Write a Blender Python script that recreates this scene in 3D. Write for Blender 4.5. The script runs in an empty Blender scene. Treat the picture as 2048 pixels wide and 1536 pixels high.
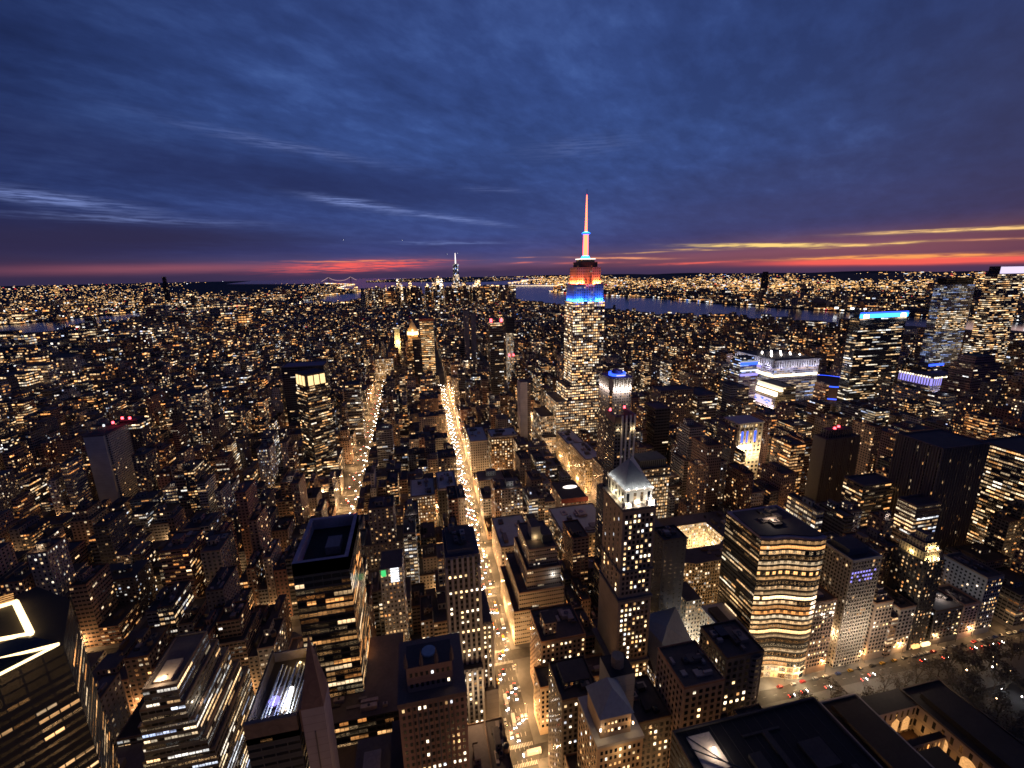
import bpy, math, random
import numpy as np
from mathutils import Vector
random.seed(7)
S = bpy.context.scene
R = math.radians
# ------------------------------------------------------------------ camera
CAM = (11.94, -78.88, 313.3)
YAW, PITCH, ROLL, FPX = R(12.01), R(-14.04), R(-0.85), 901.4
cam = bpy.data.cameras.new("camera"); camo = bpy.data.objects.new("camera", cam)
S.collection.objects.link(camo); S.camera = camo
f0 = Vector((math.sin(YAW)*math.cos(PITCH), math.cos(YAW)*math.cos(PITCH), math.sin(PITCH)))
r0 = Vector((math.cos(YAW), -math.sin(YAW), 0)); u0 = r0.cross(f0)
rr = math.cos(ROLL)*r0 + math.sin(ROLL)*u0; uu = -math.sin(ROLL)*r0 + math.cos(ROLL)*u0
from mathutils import Matrix
camo.matrix_world = Matrix(((rr.x, uu.x, -f0.x, CAM[0]), (rr.y, uu.y, -f0.y, CAM[1]), (rr.z, uu.z, -f0.z, CAM[2]), (0, 0, 0, 1)))
cam.sensor_width = 36; cam.lens = FPX/2048*36; cam.clip_start = 1; cam.clip_end = 80000
S.render.resolution_x, S.render.resolution_y = 1024, 768
def PX(x, y, z):
    d = Vector((x, y, z)) - Vector(CAM); w = d.dot(f0)
    return (1024 + FPX*d.dot(rr)/w, 768 - FPX*d.dot(uu)/w) if w > 1 else (-9999, -9999)
# ------------------------------------------------------------------ render settings
S.view_settings.view_transform = 'Standard'; S.view_settings.look = 'None'
S.view_settings.exposure = .35; S.view_settings.gamma = 1
S.cycles.use_denoising = True
try: S.cycles.denoiser = 'OPENIMAGEDENOISE'
except Exception: pass
S.cycles.max_bounces = 3; S.cycles.diffuse_bounces = 1; S.cycles.glossy_bounces = 1
S.cycles.transmission_bounces = 1; S.cycles.sample_clamp_indirect = 1.0; S.cycles.use_light_tree = True
S.cycles.caustics_reflective = False; S.cycles.caustics_refractive = False
S.cycles.filter_width = 1.6

# ------------------------------------------------------------------ node helper
class NT:
    def __init__(s, nt): s.nt = nt; nt.nodes.clear()
    def n(s, t, **k):
        nd = s.nt.nodes.new(t)
        for a, b in k.items():
            if a.startswith('i_'): nd.inputs[int(a[2:])].default_value = b
            else: setattr(nd, a, b)
        return nd
    def l(s, a, b): s.nt.links.new(a, b)
    def put(s, sock, v):
        if hasattr(v, 'is_linked') or isinstance(v, bpy.types.NodeSocket): s.l(v, sock)
        else: sock.default_value = v
    def m(s, op, a, b=None, c=None, clamp=False):
        nd = s.n('ShaderNodeMath', operation=op, use_clamp=clamp)
        for i, v in enumerate((a, b, c)):
            if v is not None: s.put(nd.inputs[i], v)
        return nd.outputs[0]
    def vec(s, x, y, z):
        nd = s.n('ShaderNodeCombineXYZ')
        for i, v in enumerate((x, y, z)): s.put(nd.inputs[i], v)
        return nd.outputs[0]
    def mix(s, f, a, b, blend='MIX'):
        nd = s.n('ShaderNodeMix', data_type='RGBA', blend_type=blend)
        s.put(nd.inputs[0], f)
        for i, v in ((6, a), (7, b)):
            if isinstance(v, (tuple, list)): v = tuple(v)+((1,) if len(v) == 3 else ())
            s.put(nd.inputs[i], v)
        return nd.outputs[2]
    def ramp(s, f, stops, interp='LINEAR'):
        nd = s.n('ShaderNodeValToRGB'); cr = nd.color_ramp; cr.interpolation = interp
        while len(cr.elements) > 1: cr.elements.remove(cr.elements[-1])
        for i, (p, c) in enumerate(stops):
            e = cr.elements[0] if i == 0 else cr.elements.new(p)
            e.position = p; e.color = tuple(c)+(1,)
        s.l(f, nd.inputs[0]); return nd.outputs[0]
def lin(r, g, b):
    return tuple(((c/255)/12.92 if c/255 <= .04045 else ((c/255+.055)/1.055)**2.4) for c in (r, g, b))

# ------------------------------------------------------------------ world: dusk sky
W = bpy.data.worlds.new("World"); S.world = W; W.use_nodes = True
t = NT(W.node_tree)
co = t.n('ShaderNodeTexCoord').outputs['Generated']
nrm = t.n('ShaderNodeVectorMath', operation='NORMALIZE'); t.l(co, nrm.inputs[0])
sp = t.n('ShaderNodeSeparateXYZ'); t.l(nrm.outputs[0], sp.inputs[0])
X, Y, Z = sp.outputs
DEG = 180/math.pi
az = t.m('MULTIPLY', t.m('ARCTAN2', X, Y), DEG)
el = t.m('MULTIPLY', t.m('ARCSINE', Z), DEG)
# warm band rises to the right (towards the sunset)
lift = t.m('MULTIPLY', t.m('MAXIMUM', t.m('SUBTRACT', az, 12.0), 0.0), 0.045)
el2 = t.m('SUBTRACT', el, lift)
wob = t.n('ShaderNodeTexNoise', noise_dimensions='3D'); wob.inputs['Scale'].default_value = 1.0; wob.inputs['Detail'].default_value = 4
t.l(t.vec(t.m('MULTIPLY', az, .07), t.m('MULTIPLY', el, .5), 3.0), wob.inputs['Vector'])
el3 = t.m('ADD', el2, t.m('MULTIPLY', t.m('SUBTRACT', wob.outputs[0], .5), 2.2))
e01 = t.m('DIVIDE', el3, 30.0, clamp=True)
base = t.ramp(e01, [(0.0, lin(62, 50, 82)), (.022, lin(94, 70, 104)), (.050, lin(82, 76, 120)), (.085, lin(64, 72, 130)),
                    (.15, lin(62, 82, 146)), (.26, lin(61, 84, 148)), (.45, lin(61, 88, 152)), (.62, lin(57, 82, 144)), (1.0, lin(50, 69, 124))])
# cloud deck in perspective
pz = t.m('ADD', t.m('MAXIMUM', Z, 0.0), .20)
px_ = t.m('DIVIDE', X, pz); py_ = t.m('DIVIDE', Y, pz)
# rotate so that bands run across the view from upper left to lower right
cx_ = t.m('ADD', t.m('MULTIPLY', px_, .80), t.m('MULTIPLY', py_, .60)); cy_ = t.m('SUBTRACT', t.m('MULTIPLY', py_, .80), t.m('MULTIPLY', px_, .60))
def noise(v, sc, det, rough=.55, dist=0.0):
    nd = t.n('ShaderNodeTexNoise', noise_dimensions='3D'); t.l(v, nd.inputs['Vector'])
    nd.inputs['Scale'].default_value = sc; nd.inputs['Detail'].default_value = det
    nd.inputs['Roughness'].default_value = rough; nd.inputs['Distortion'].default_value = dist
    return nd.outputs[0]
n1 = noise(t.vec(t.m('MULTIPLY', cx_, .75), t.m('MULTIPLY', cy_, 1.3), 1.3), 1.0, 7, .6, .12)
n2 = noise(t.vec(t.m('MULTIPLY', cx_, 6.5), t.m('MULTIPLY', cy_, 10.0), 5.1), 1.0, 4, .6, .15)
n3 = noise(t.vec(t.m('MULTIPLY', az, .05), t.m('MULTIPLY', el, .42), 9.0), 1.0, 5, .6)
low = t.m('DIVIDE', el, 9.0, clamp=True)
cl = t.m('ADD', t.m('MULTIPLY', n1, t.m('ADD', .35, t.m('MULTIPLY', low, .4))), t.m('MULTIPLY', n3, t.m('SUBTRACT', .42, t.m('MULTIPLY', low, .42))))
cl = t.m('ADD', cl, t.m('MULTIPLY', t.m('SUBTRACT', n2, .5), t.m('MULTIPLY', low, .36)))
cl = t.m('ADD', cl, t.m('SUBTRACT', .025, t.m('MULTIPLY', low, .0)))
shade = t.ramp(cl, [(.28, (.55, .54, .60)), (.41, (.78, .78, .83)), (.49, (1.06, 1.06, 1.05)), (.57, (1.46, 1.42, 1.28)), (.70, (1.9, 1.8, 1.5))])
amt = t.m('DIVIDE', el, 3.0, clamp=True)
col = t.mix(amt, base, t.mix(1.0, base, shade, 'MULTIPLY'))
# darker cloud towards both sides of the sky
side = t.m('MINIMUM', t.m('DIVIDE', t.m('ABSOLUTE', t.m('SUBTRACT', az, 14.0)), 48.0), 1.0)
vg = t.m('SUBTRACT', 1.0, t.m('MULTIPLY', t.m('POWER', side, 2.0), .46), clamp=True)
hf = t.m('DIVIDE', el, 5.0, clamp=True)
vg = t.m('ADD', t.m('MULTIPLY', vg, hf), t.m('SUBTRACT', 1.0, hf))
# left of the view the horizon glow fades out
lf = t.m('DIVIDE', t.m('ADD', az, 40.0), 22.0, clamp=True)
vg = t.m('MULTIPLY', vg, t.m('ADD', .45, t.m('MULTIPLY', lf, .55)))
vgc = t.vec(vg, vg, t.m('ADD', t.m('MULTIPLY', vg, .9), .1))
col = t.mix(1.0, col, vgc, 'MULTIPLY')
# dark cloud bank low on the left-centre
def blob(a0, e0, wa, we, slope=0.0, k=1.0, soft=1.0, ragged=.0):
    da = t.m('SUBTRACT', az, a0)
    de = t.m('SUBTRACT', t.m('SUBTRACT', el, e0), t.m('MULTIPLY', da, slope))
    if ragged: de = t.m('ADD', de, t.m('MULTIPLY', t.m('SUBTRACT', strk, .5), ragged))
    q = t.m('ADD', t.m('POWER', t.m('ABSOLUTE', t.m('DIVIDE', da, wa)), 2.0), t.m('POWER', t.m('ABSOLUTE', t.m('DIVIDE', de, we)), 2.0))
    return t.m('MULTIPLY', t.m('POWER', 2.718, t.m('MULTIPLY', q, -1.0)), k)
strk = noise(t.vec(t.m('MULTIPLY', az, .16), t.m('MULTIPLY', el, 2.4), 0.0), 1.0, 5, .6)
strk2 = noise(t.vec(t.m('MULTIPLY', az, .35), t.m('MULTIPLY', el, 5.5), 4.0), 1.0, 4, .6)
thr = t.m('MULTIPLY', t.m('SUBTRACT', strk2, .40), 5.0, clamp=True)
thr2 = t.m('ADD', .15, t.m('MULTIPLY', thr, .85))
def addc(c, mask, rgb): return t.mix(t.m('MINIMUM', mask, 1.0), c, rgb)
dk = blob(-14, 9.8, 26, 2.4, -.08, .72, ragged=1.2)
col = addc(col, dk, lin(30, 38, 82))
col = addc(col, blob(6, 9.0, 14, 1.7, -.10, .50, ragged=1.5), lin(34, 46, 96))
col = addc(col, blob(-26, 3.6, 20, 1.6, .02, .9, ragged=1.2), lin(38, 38, 72))
col = addc(col, blob(62, 14, 16, 9, .0, .55, ragged=2.0), lin(50, 50, 84))
col = addc(col, blob(44, 9.5, 20, 1.5, .06, .45, ragged=1.5), lin(44, 48, 90))
col = addc(col, blob(40, 6.0, 22, 1.8, .05, .45, ragged=1.5), lin(52, 50, 92))
# pale lit streaks in the blue
for a0, e0, wa, we, sl, k in ((-6, 7.65, 4.0, .40, -.13, .95), (4, 6.35, 7, .28, -.13, .60), (-32, 6.6, 6, .5, -.08, .85), (-26, 5.25, 8, .30, 0.0, .5),
                              (-12, 12.9, 9, .45, -.115, .30), (5.5, 3.4, 6, .16, -.01, .55), (20, 13.5, 6, .9, .05, .18), (10, 9.3, 3, .25, -.05, .25)):
    col = addc(col, t.m('MULTIPLY', blob(a0, e0, wa, we, sl, k, ragged=.7), thr2), lin(124, 142, 204))
# the far left horizon is dull and dusky
lm_ = t.m('MULTIPLY', t.m('SUBTRACT', 1.0, t.m('DIVIDE', t.m('ADD', az, 38.0), 28.0, clamp=True), clamp=True), t.m('SUBTRACT', 1.0, t.m('DIVIDE', el, 6.0, clamp=True)))
col = addc(col, t.m('MULTIPLY', lm_, .8), lin(54, 46, 76))
# red glow
for a0, e0, wa, we, sl, k in ((-24, .75, 13, .42, .01, .62), (-6.5, .85, 7.0, .50, .03, .65)):
    col = addc(col, blob(a0, e0, wa, we, sl, k, ragged=.35), lin(158, 88, 102))
col = addc(col, t.m('MULTIPLY', blob(-6.0, .85, 6.5, .46, .03, 1.8, ragged=.5), thr), lin(244, 96, 92))
col = addc(col, t.m('MULTIPLY', blob(-4.5, 1.40, 6.5, .09, .0, 1.8, ragged=.35), thr), lin(235, 130, 100))
for a0, e0, wa, we, sl, k in ((32, 1.1, 15, .75, .02, .50), (50, 1.6, 13, 1.5, .02, .50)):
    col = addc(col, blob(a0, e0, wa, we, sl, k, ragged=.4), lin(150, 88, 100))
col = addc(col, t.m('MULTIPLY', blob(52.5, .42, 9.5, .27, .0, 2.2, ragged=.3), 1.0), lin(240, 96, 88))
col = addc(col, t.m('MULTIPLY', blob(51, .80, 7.5, .16, .0, 2.0, ragged=.25), thr2), lin(245, 160, 92))
for a0, e0, wa, we, sl, k, c in ((34, .62, 4.5, .12, .02, 1.3, (228, 100, 92)), (25, 1.35, 4.5, .10, -.03, 1.3, (245, 160, 120)), (21.5, .85, 3.2, .10, 0, 1.2, (236, 120, 104)),
                                 (13.5, 1.0, 2, .08, .02, 1.0, (225, 120, 110)), (14.5, 1.6, 1.6, .07, 0, .8, (215, 140, 120)),
                                 (40.5, 2.3, 5.5, .16, -.035, 2.6, (252, 214, 130)), (33.5, 2.1, 3, .10, -.02, 1.0, (245, 190, 120)), (49.5, 2.0, 3.2, .10, .03, 2.2, (252, 205, 125)),
                                 (56.0, 2.95, 5.5, .13, -.01, 2.4, (248, 200, 130)), (58.5, 2.05, 3.0, .10, 0, .8, (240, 165, 120)), (28, 1.9, 3.0, .07, .02, .8, (225, 170, 120))):
    col = addc(col, t.m('MULTIPLY', blob(a0, e0, wa, we, sl, k, ragged=.25), thr2), lin(*c))
# physical twilight sky underneath, very weak
sky = t.n('ShaderNodeTexSky', sky_type='NISHITA'); sky.sun_disc = False
sky.sun_elevation = R(-1.0); sky.sun_rotation = R(62)
col = t.mix(.012, col, sky.outputs[0], 'ADD')
bg = t.n('ShaderNodeBackground'); t.l(col, bg.inputs[0]); bg.inputs[1].default_value = .80
o = t.n('ShaderNodeOutputWorld'); t.l(bg.outputs[0], o.inputs[0])

# the last of the sun, far below its daylight strength
sl = bpy.data.lights.new("sun", 'SUN'); sl.energy = .03; sl.angle = R(12); sl.color = (1, .62, .5)
so = bpy.data.objects.new("sun", sl); S.collection.objects.link(so)
so.rotation_euler = (R(84), 0, R(180-62))

# ------------------------------------------------------------------ materials
def mat(name):
    m = bpy.data.materials.new(name); m.use_nodes = True
    return m, NT(m.node_tree)
def finish(m, t, bsdf):
    o = t.n('ShaderNodeOutputMaterial'); t.l(bsdf, o.inputs[0])
    return m
def principled(t, col, rough=.7, metal=0.0, spec=.4):
    b = t.n('ShaderNodeBsdfPrincipled')
    t.put(b.inputs['Base Color'], tuple(col)+(1,) if isinstance(col, tuple) and len(col) == 3 else col)
    t.put(b.inputs['Roughness'], rough); b.inputs['Metallic'].default_value = metal
    b.inputs['Specular IOR Level'].default_value = spec
    return b
def plain(name, col, rough=.75, metal=0.0, var=.35, scale=.35):
    m, t = mat(name)
    g = t.n('ShaderNodeNewGeometry').outputs['Position']
    nz = t.n('ShaderNodeTexNoise'); t.l(g, nz.inputs['Vector']); nz.inputs['Scale'].default_value = scale; nz.inputs['Detail'].default_value = 5
    k = t.m('ADD', 1-var/2, t.m('MULTIPLY', nz.outputs[0], var))
    c = t.mix(1.0, col, t.vec(k, k, k), 'MULTIPLY')
    return finish(m, t, principled(t, c, rough, metal).outputs[0])
def glow(name, col, st, sample=False):
    m, t = mat(name)
    e = t.n('ShaderNodeEmission'); e.inputs[0].default_value = tuple(col)+(1,); e.inputs[1].default_value = st
    finish(m, t, e.outputs[0])
    m.cycles.emission_sampling = 'FRONT' if sample else 'NONE'
    return m
def facade_mat():
    m, t = mat("facade")
    A = t.n('ShaderNodeAttribute', attribute_name='fa'); B = t.n('ShaderNodeAttribute', attribute_name='fb'); C = t.n('ShaderNodeAttribute', attribute_name='fc')
    a = t.n('ShaderNodeSeparateColor'); t.l(A.outputs['Color'], a.inputs[0]); b = t.n('ShaderNodeSeparateColor'); t.l(B.outputs['Color'], b.inputs[0])
    fw, fh, lit = a.outputs; seed = A.outputs['Alpha']
    run, br, hue = b.outputs; fv = B.outputs['Alpha']
    uv = t.n('ShaderNodeUVMap', uv_map='UVMap').outputs[0]
    s = t.n('ShaderNodeSeparateXYZ'); t.l(uv, s.inputs[0]); u, v = s.outputs[0], s.outputs[1]
    cu, cv = t.m('FLOOR', u), t.m('FLOOR', v)
    du = t.m('ABSOLUTE', t.m('SUBTRACT', t.m('FRACT', u), .5)); dv = t.m('ABSOLUTE', t.m('SUBTRACT', t.m('FRACT', v), .5))
    win = t.m('MULTIPLY', t.m('LESS_THAN', du, t.m('MULTIPLY', fw, .5)), t.m('LESS_THAN', dv, t.m('MULTIPLY', fh, .5)))
    # centre mullion
    mul = t.m('GREATER_THAN', du, t.m('MULTIPLY', fw, .03))
    sd = t.m('MULTIPLY', seed, 97.0)
    g = t.m('FLOOR', t.m('DIVIDE', t.m('ADD', cu, t.m('MULTIPLY', cv, 1.618)), t.m('MAXIMUM', t.m('MULTIPLY', run, 10.0), 1.0)))
    w1 = t.n('ShaderNodeTexWhiteNoise', noise_dimensions='3D'); t.l(t.vec(g, cv, sd), w1.inputs[0])
    w2 = t.n('ShaderNodeTexWhiteNoise', noise_dimensions='3D'); t.l(t.vec(cu, cv, t.m('ADD', sd, 31.0)), w2.inputs[0])
    w3 = t.n('ShaderNodeTexWhiteNoise', noise_dimensions='2D'); t.l(t.vec(cv, sd, 0.0), w3.inputs[0])
    c1 = t.n('ShaderNodeSeparateColor'); t.l(w1.outputs[1], c1.inputs[0]); c2 = t.n('ShaderNodeSeparateColor'); t.l(w2.outputs[1], c2.inputs[0])
    f3 = t.m('POWER', w3.outputs[0], 2.0)
    p = t.m('MULTIPLY', lit, t.m('ADD', t.m('SUBTRACT', 1.0, fv), t.m('MULTIPLY', t.m('MULTIPLY', fv, 3.0), f3)))
    on = t.m('LESS_THAN', w1.outputs[0], p)
    on2 = t.m('GREATER_THAN', c2.outputs[0], .10)
    nz = t.n('ShaderNodeTexNoise', noise_dimensions='3D'); nz.inputs['Scale'].default_value = 1.0; nz.inputs['Detail'].default_value = 3
    t.l(t.vec(t.m('MULTIPLY', u, 2.6), t.m('MULTIPLY', v, 4.5), sd), nz.inputs['Vector'])
    inner = t.m('ADD', .35, t.m('MULTIPLY', nz.outputs[0], 1.35))
    q = t.m('ADD', t.m('MULTIPLY', c1.outputs[1], .75), t.m('MULTIPLY', c2.outputs[1], .25))
    st = t.m('MULTIPLY', t.m('ADD', .16, t.m('MULTIPLY', t.m('POWER', q, 1.8), 1.75)), t.m('MULTIPLY', br, 10.0))
    wv = t.m('ADD', t.m('DIVIDE', t.m('SUBTRACT', t.m('FRACT', v), .5), t.m('MAXIMUM', fh, .05)), .5)
    blind = t.m('ADD', .32, t.m('MULTIPLY', t.m('LESS_THAN', wv, t.m('ADD', .35, t.m('MULTIPLY', c2.outputs[1], 1.1))), .78))
    ceil = t.m('ADD', .75, t.m('MULTIPLY', wv, .5))
    st = t.m('MULTIPLY', st, t.m('MULTIPLY', blind, ceil))
    mask = t.m('MULTIPLY', t.m('MULTIPLY', win, mul), t.m('MULTIPLY', on, on2))
    st = t.m('MULTIPLY', t.m('MULTIPLY', st, inner), mask)
    hh = t.m('ADD', t.m('MULTIPLY', c1.outputs[2], .62), t.m('SUBTRACT', hue, .15), clamp=True)
    ec = t.ramp(hh, [(0, (1, .34, .08)), (.22, (1, .48, .16)), (.45, (1, .62, .30)), (.68, (1, .78, .50)), (.90, (.92, .96, 1)), (1, (.35, .5, 1))])
    gpos = t.n('ShaderNodeNewGeometry').outputs['Position']
    nw = t.n('ShaderNodeTexNoise'); t.l(gpos, nw.inputs['Vector']); nw.inputs['Scale'].default_value = .12; nw.inputs['Detail'].default_value = 6
    k = t.m('ADD', .7, t.m('MULTIPLY', nw.outputs[0], .6))
    # spandrel lines between floors
    ln = t.m('GREATER_THAN', t.m('ABSOLUTE', t.m('SUBTRACT', t.m('FRACT', v), .5)), .46)
    k = t.m('MULTIPLY', k, t.m('SUBTRACT', 1.0, t.m('MULTIPLY', ln, .22)))
    wall = t.mix(1.0, C.outputs['Color'], t.vec(k, k, k), 'MULTIPLY')
    basec = t.mix(win, wall, (.012, .015, .02))
    rough = t.m('SUBTRACT', .8, t.m('MULTIPLY', win, .62))
    bs = principled(t, basec, rough, 0.0, .4)
    t.l(ec, bs.inputs['Emission Color']); t.l(st, bs.inputs['Emission Strength'])
    finish(m, t, bs.outputs[0]); m.cycles.emission_sampling = 'NONE'
    return m
def roof_mat():
    m, t = mat("roofing")
    C = t.n('ShaderNodeAttribute', attribute_name='fc')
    gpos = t.n('ShaderNodeNewGeometry').outputs['Position']
    nw = t.n('ShaderNodeTexNoise'); t.l(gpos, nw.inputs['Vector']); nw.inputs['Scale'].default_value = .09; nw.inputs['Detail'].default_value = 7; nw.inputs['Roughness'].default_value = .65
    v = t.n('ShaderNodeTexVoronoi'); t.l(gpos, v.inputs['Vector']); v.inputs['Scale'].default_value = .16
    k = t.m('ADD', .35, t.m('ADD', t.m('MULTIPLY', nw.outputs[0], 1.0), t.m('MULTIPLY', t.m('MODULO', v.outputs['Distance'], .35), .5)))
    c = t.mix(1.0, C.outputs['Color'], t.vec(t.m('MULTIPLY', k, 1.7), t.m('MULTIPLY', k, 1.2), t.m('MULTIPLY', k, .86)), 'MULTIPLY')
    return finish(m, t, principled(t, c, .85).outputs[0])
M = {}
M['facade'] = facade_mat(); M['roof'] = roof_mat()
M['asphalt'] = plain('asphalt', (.06, .056, .052), .7, var=1.1, scale=.35)
M['pave'] = plain('paving', (.13, .125, .12), .8, var=.5, scale=.3)
M['line'] = plain('road_paint', (.5, .5, .47), .6, var=.5, scale=.8)
M['stone'] = plain('limestone', (.46, .40, .33), .8, var=.4)
M['darkstone'] = plain('dark_stone', (.16, .135, .12), .8, var=.4)
M['metal'] = plain('dark_metal', (.05, .05, .055), .45, .6)
M['copper'] = plain('grey_lead_roof', (.34, .36, .36), .55, .2, var=.5, scale=.5)
M['wood'] = plain('weathered_wood', (.20, .13, .09), .9, var=.6, scale=1.2)
M['bark'] = plain('bark', (.06, .05, .04), .95)
M['glass'] = plain('dark_glass', (.012, .015, .02), .12, 0)
M['white'] = plain('painted_white', (.7, .7, .68), .5, var=.1)
M['land'] = plain('land', (.035, .033, .034), .95, var=.8, scale=.004)
# ------------------------------------------------------------------ geometry builder
ST0 = dict(cw=3.2, ch=3.7, fw=.46, fh=.5, lit=.2, run=1, br=1.0, hue=.2, fv=.5, wall=(.10, .085, .075))
def st(**k): d = dict(ST0); d.update(k); return d
class MB:
    def __init__(s): s.v = []; s.f = []; s.uv = []; s.a = []; s.b = []; s.c = []; s.mi = []; s.mats = []
    def slot(s, m):
        m = M[m] if isinstance(m, str) else m
        if m not in s.mats: s.mats.append(m)
        return s.mats.index(m)
    def face(s, pts, m, uv=None, A=(0, 0, 0, 0), B=(0, 0, 0, 0), C=(.1, .1, .1, 1)):
        i = len(s.v); s.v.extend(pts); n = len(pts); s.f.append(tuple(range(i, i+n)))
        s.uv.extend(uv or [(0, 0)]*n); s.a.extend([A]*n); s.b.extend([B]*n); s.c.extend([C]*n); s.mi.append(s.slot(m))
    def wall(s, p, q, z0, z1, d, seed, z1b=None):
        L = math.hypot(q[0]-p[0], q[1]-p[1]); nu = max(1, round(L/d['cw'])); c0 = round(z0/d['ch']); nv = max(1, round((z1-z0)/d['ch']))
        z1b = z1 if z1b is None else z1b
        A = (d['fw'], d['fh'], d['lit'], seed); B = (d['run']/10, d['br']/10, d['hue'], d['fv']); Cc = tuple(min(.62, c*(2.5 if max(d['wall']) < .25 else 1.35)) for c in d['wall'])+(1,)
        s.face([(p[0], p[1], z0), (q[0], q[1], z0), (q[0], q[1], z1b), (p[0], p[1], z1)], 'facade', [(0, c0), (nu, c0), (nu, c0+nv), (0, c0+nv)], A, B, Cc)
    def prism(s, P, z0, z1, d, roof=(.06, .06, .065), top=True, seed=None):
        seed = random.random() if seed is None else seed; n = len(P)
        for i in range(n): s.wall(P[i], P[(i+1) % n], z0, z1, d, (seed+i*.37) % 1)
        if top: s.face([(x, y, z1) for x, y in P], 'roof', C=tuple(roof)+(1,))
    def box(s, x0, x1, y0, y1, z0, z1, d, roof=(.06, .06, .065), top=True, seed=None):
        s.prism([(x0, y0), (x1, y0), (x1, y1), (x0, y1)], z0, z1, d, roof, top, seed)
    def solid(s, x0, x1, y0, y1, z0, z1, m, C=None, bottom=False):
        P = [(x0, y0), (x1, y0), (x1, y1), (x0, y1)]; s.poly(P, z0, z1, m, C, bottom)
    def poly(s, P, z0, z1, m, C=None, bottom=False):
        n = len(P); C = tuple(C)+(1,) if C else (.06, .06, .065, 1)
        for i in range(n):
            p, q = P[i], P[(i+1) % n]
            s.face([(p[0], p[1], z0), (q[0], q[1], z0), (q[0], q[1], z1), (p[0], p[1], z1)], m, C=C)
        s.face([(x, y, z1) for x, y in P], m, C=C)
        if bottom: s.face([(x, y, z0) for x, y in reversed(P)], m, C=C)
    def parapet(s, x0, x1, y0, y1, z, h=1.2, w=.6, m='roof', C=(.12, .12, .13)):
        s.solid(x0, x1, y0, y0+w, z, z+h, m, C); s.solid(x0, x1, y1-w, y1, z, z+h, m, C)
        s.solid(x0, x0+w, y0+w, y1-w, z, z+h, m, C); s.solid(x1-w, x1, y0+w, y1-w, z, z+h, m, C)
    def cone(s, cx, cy, z0, z1, r0, r1, m, n=10, C=None, d=None, cap=True, seed=0):
        C = tuple(C)+(1,) if C else (.06, .06, .065, 1)
        for i in range(n):
            a, b = 2*math.pi*i/n, 2*math.pi*(i+1)/n
            q = [(cx+r0*math.cos(a), cy+r0*math.sin(a), z0), (cx+r0*math.cos(b), cy+r0*math.sin(b), z0)]
            if r1 > 0: q += [(cx+r1*math.cos(b), cy+r1*math.sin(b), z1), (cx+r1*math.cos(a), cy+r1*math.sin(a), z1)]
            else: q += [(cx, cy, z1)]
            if d: s.wall(q[0][:2], q[1][:2], z0, z1, d, seed)
            else: s.face(q, m, C=C)
        if cap and r1 > 0: s.face([(cx+r1*math.cos(2*math.pi*i/n), cy+r1*math.sin(2*math.pi*i/n), z1) for i in range(n)], m, C=C)
    def tube(s, p, q, r, m, n=6):
        p, q = Vector(p), Vector(q); d = (q-p).normalized(); a = d.cross(Vector((0, 0, 1)))
        if a.length < .1: a = Vector((1, 0, 0))
        a.normalize(); b = d.cross(a)
        R1 = [p+r*(math.cos(2*math.pi*i/n)*a+math.sin(2*math.pi*i/n)*b) for i in range(n)]; R2 = [x+(q-p) for x in R1]
        for i in range(n): j = (i+1) % n; s.face([tuple(R1[j]), tuple(R1[i]), tuple(R2[i]), tuple(R2[j])], m)
        s.face([tuple(x) for x in R1], m); s.face([tuple(x) for x in reversed(R2)], m)
    def build(s, name, parent=None, loc=(0, 0, 0), kind=None):
        me = bpy.data.meshes.new(name)
        V = np.array(s.v, dtype=np.float32).reshape(-1, 3) - np.array(loc, dtype=np.float32)
        ls = np.array([len(f) for f in s.f], dtype=np.int32); st_ = np.concatenate(([0], np.cumsum(ls)[:-1])).astype(np.int32)
        me.vertices.add(len(V)); me.vertices.foreach_set('co', V.ravel())
        me.loops.add(len(V)); me.loops.foreach_set('vertex_index', np.arange(len(V), dtype=np.int32))
        me.polygons.add(len(ls)); me.polygons.foreach_set('loop_start', st_); me.polygons.foreach_set('loop_total', ls)
        me.polygons.foreach_set('material_index', np.array(s.mi, dtype=np.int32))
        uvl = me.uv_layers.new(name='UVMap'); uvl.data.foreach_set('uv', np.array(s.uv, dtype=np.float32).ravel())
        fm = M['facade'] in s.mats or M['roof'] in s.mats
        if fm:
            for nm, arr in (('fa', s.a), ('fb', s.b), ('fc', s.c)):
                at = me.attributes.new(nm, 'FLOAT_COLOR', 'CORNER'); at.data.foreach_set('color', np.array(arr, dtype=np.float32).ravel())
        for m in s.mats: me.materials.append(m)
        me.update(calc_edges=True)
        o = bpy.data.objects.new(name, me); S.collection.objects.link(o)
        if parent: o.parent = parent
        else: o.location = loc
        if kind: o['kind'] = kind
        return o
USED = set()
def thing(name, label, cat, loc=(0, 0, 0), group=None):
    o = bpy.data.objects.new(name, None); S.collection.objects.link(o); o.location = loc; o.empty_display_size = 2
    o['label'] = label; o['category'] = cat
    if group: o['group'] = group
    return o
def tag(o, label, cat, group=None):
    o['label'] = label; o['category'] = cat
    if group: o['group'] = group
    return o
def lamp(parent, loc, col, power, r=.6, name='lamp_light', spot=None):
    key = (name, col, power, r); L = LAMPS.get(key)
    if L is None:
        L = bpy.data.lights.new(name, 'POINT'); L.color = col; L.energy = power; L.shadow_soft_size = r; L.use_shadow = True; LAMPS[key] = L
    o = bpy.data.objects.new(name, L); S.collection.objects.link(o)
    base = parent.location if parent else Vector((0, 0, 0))
    o.location = Vector(loc)-Vector(base) if parent else loc
    if parent: o.parent = parent
    return o
LAMPS = {}
OCC = []          # footprints already taken (x0,x1,y0,y1)
LMK = []          # landmarks for describing the others: (pixel x, pixel y, phrase)
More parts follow.
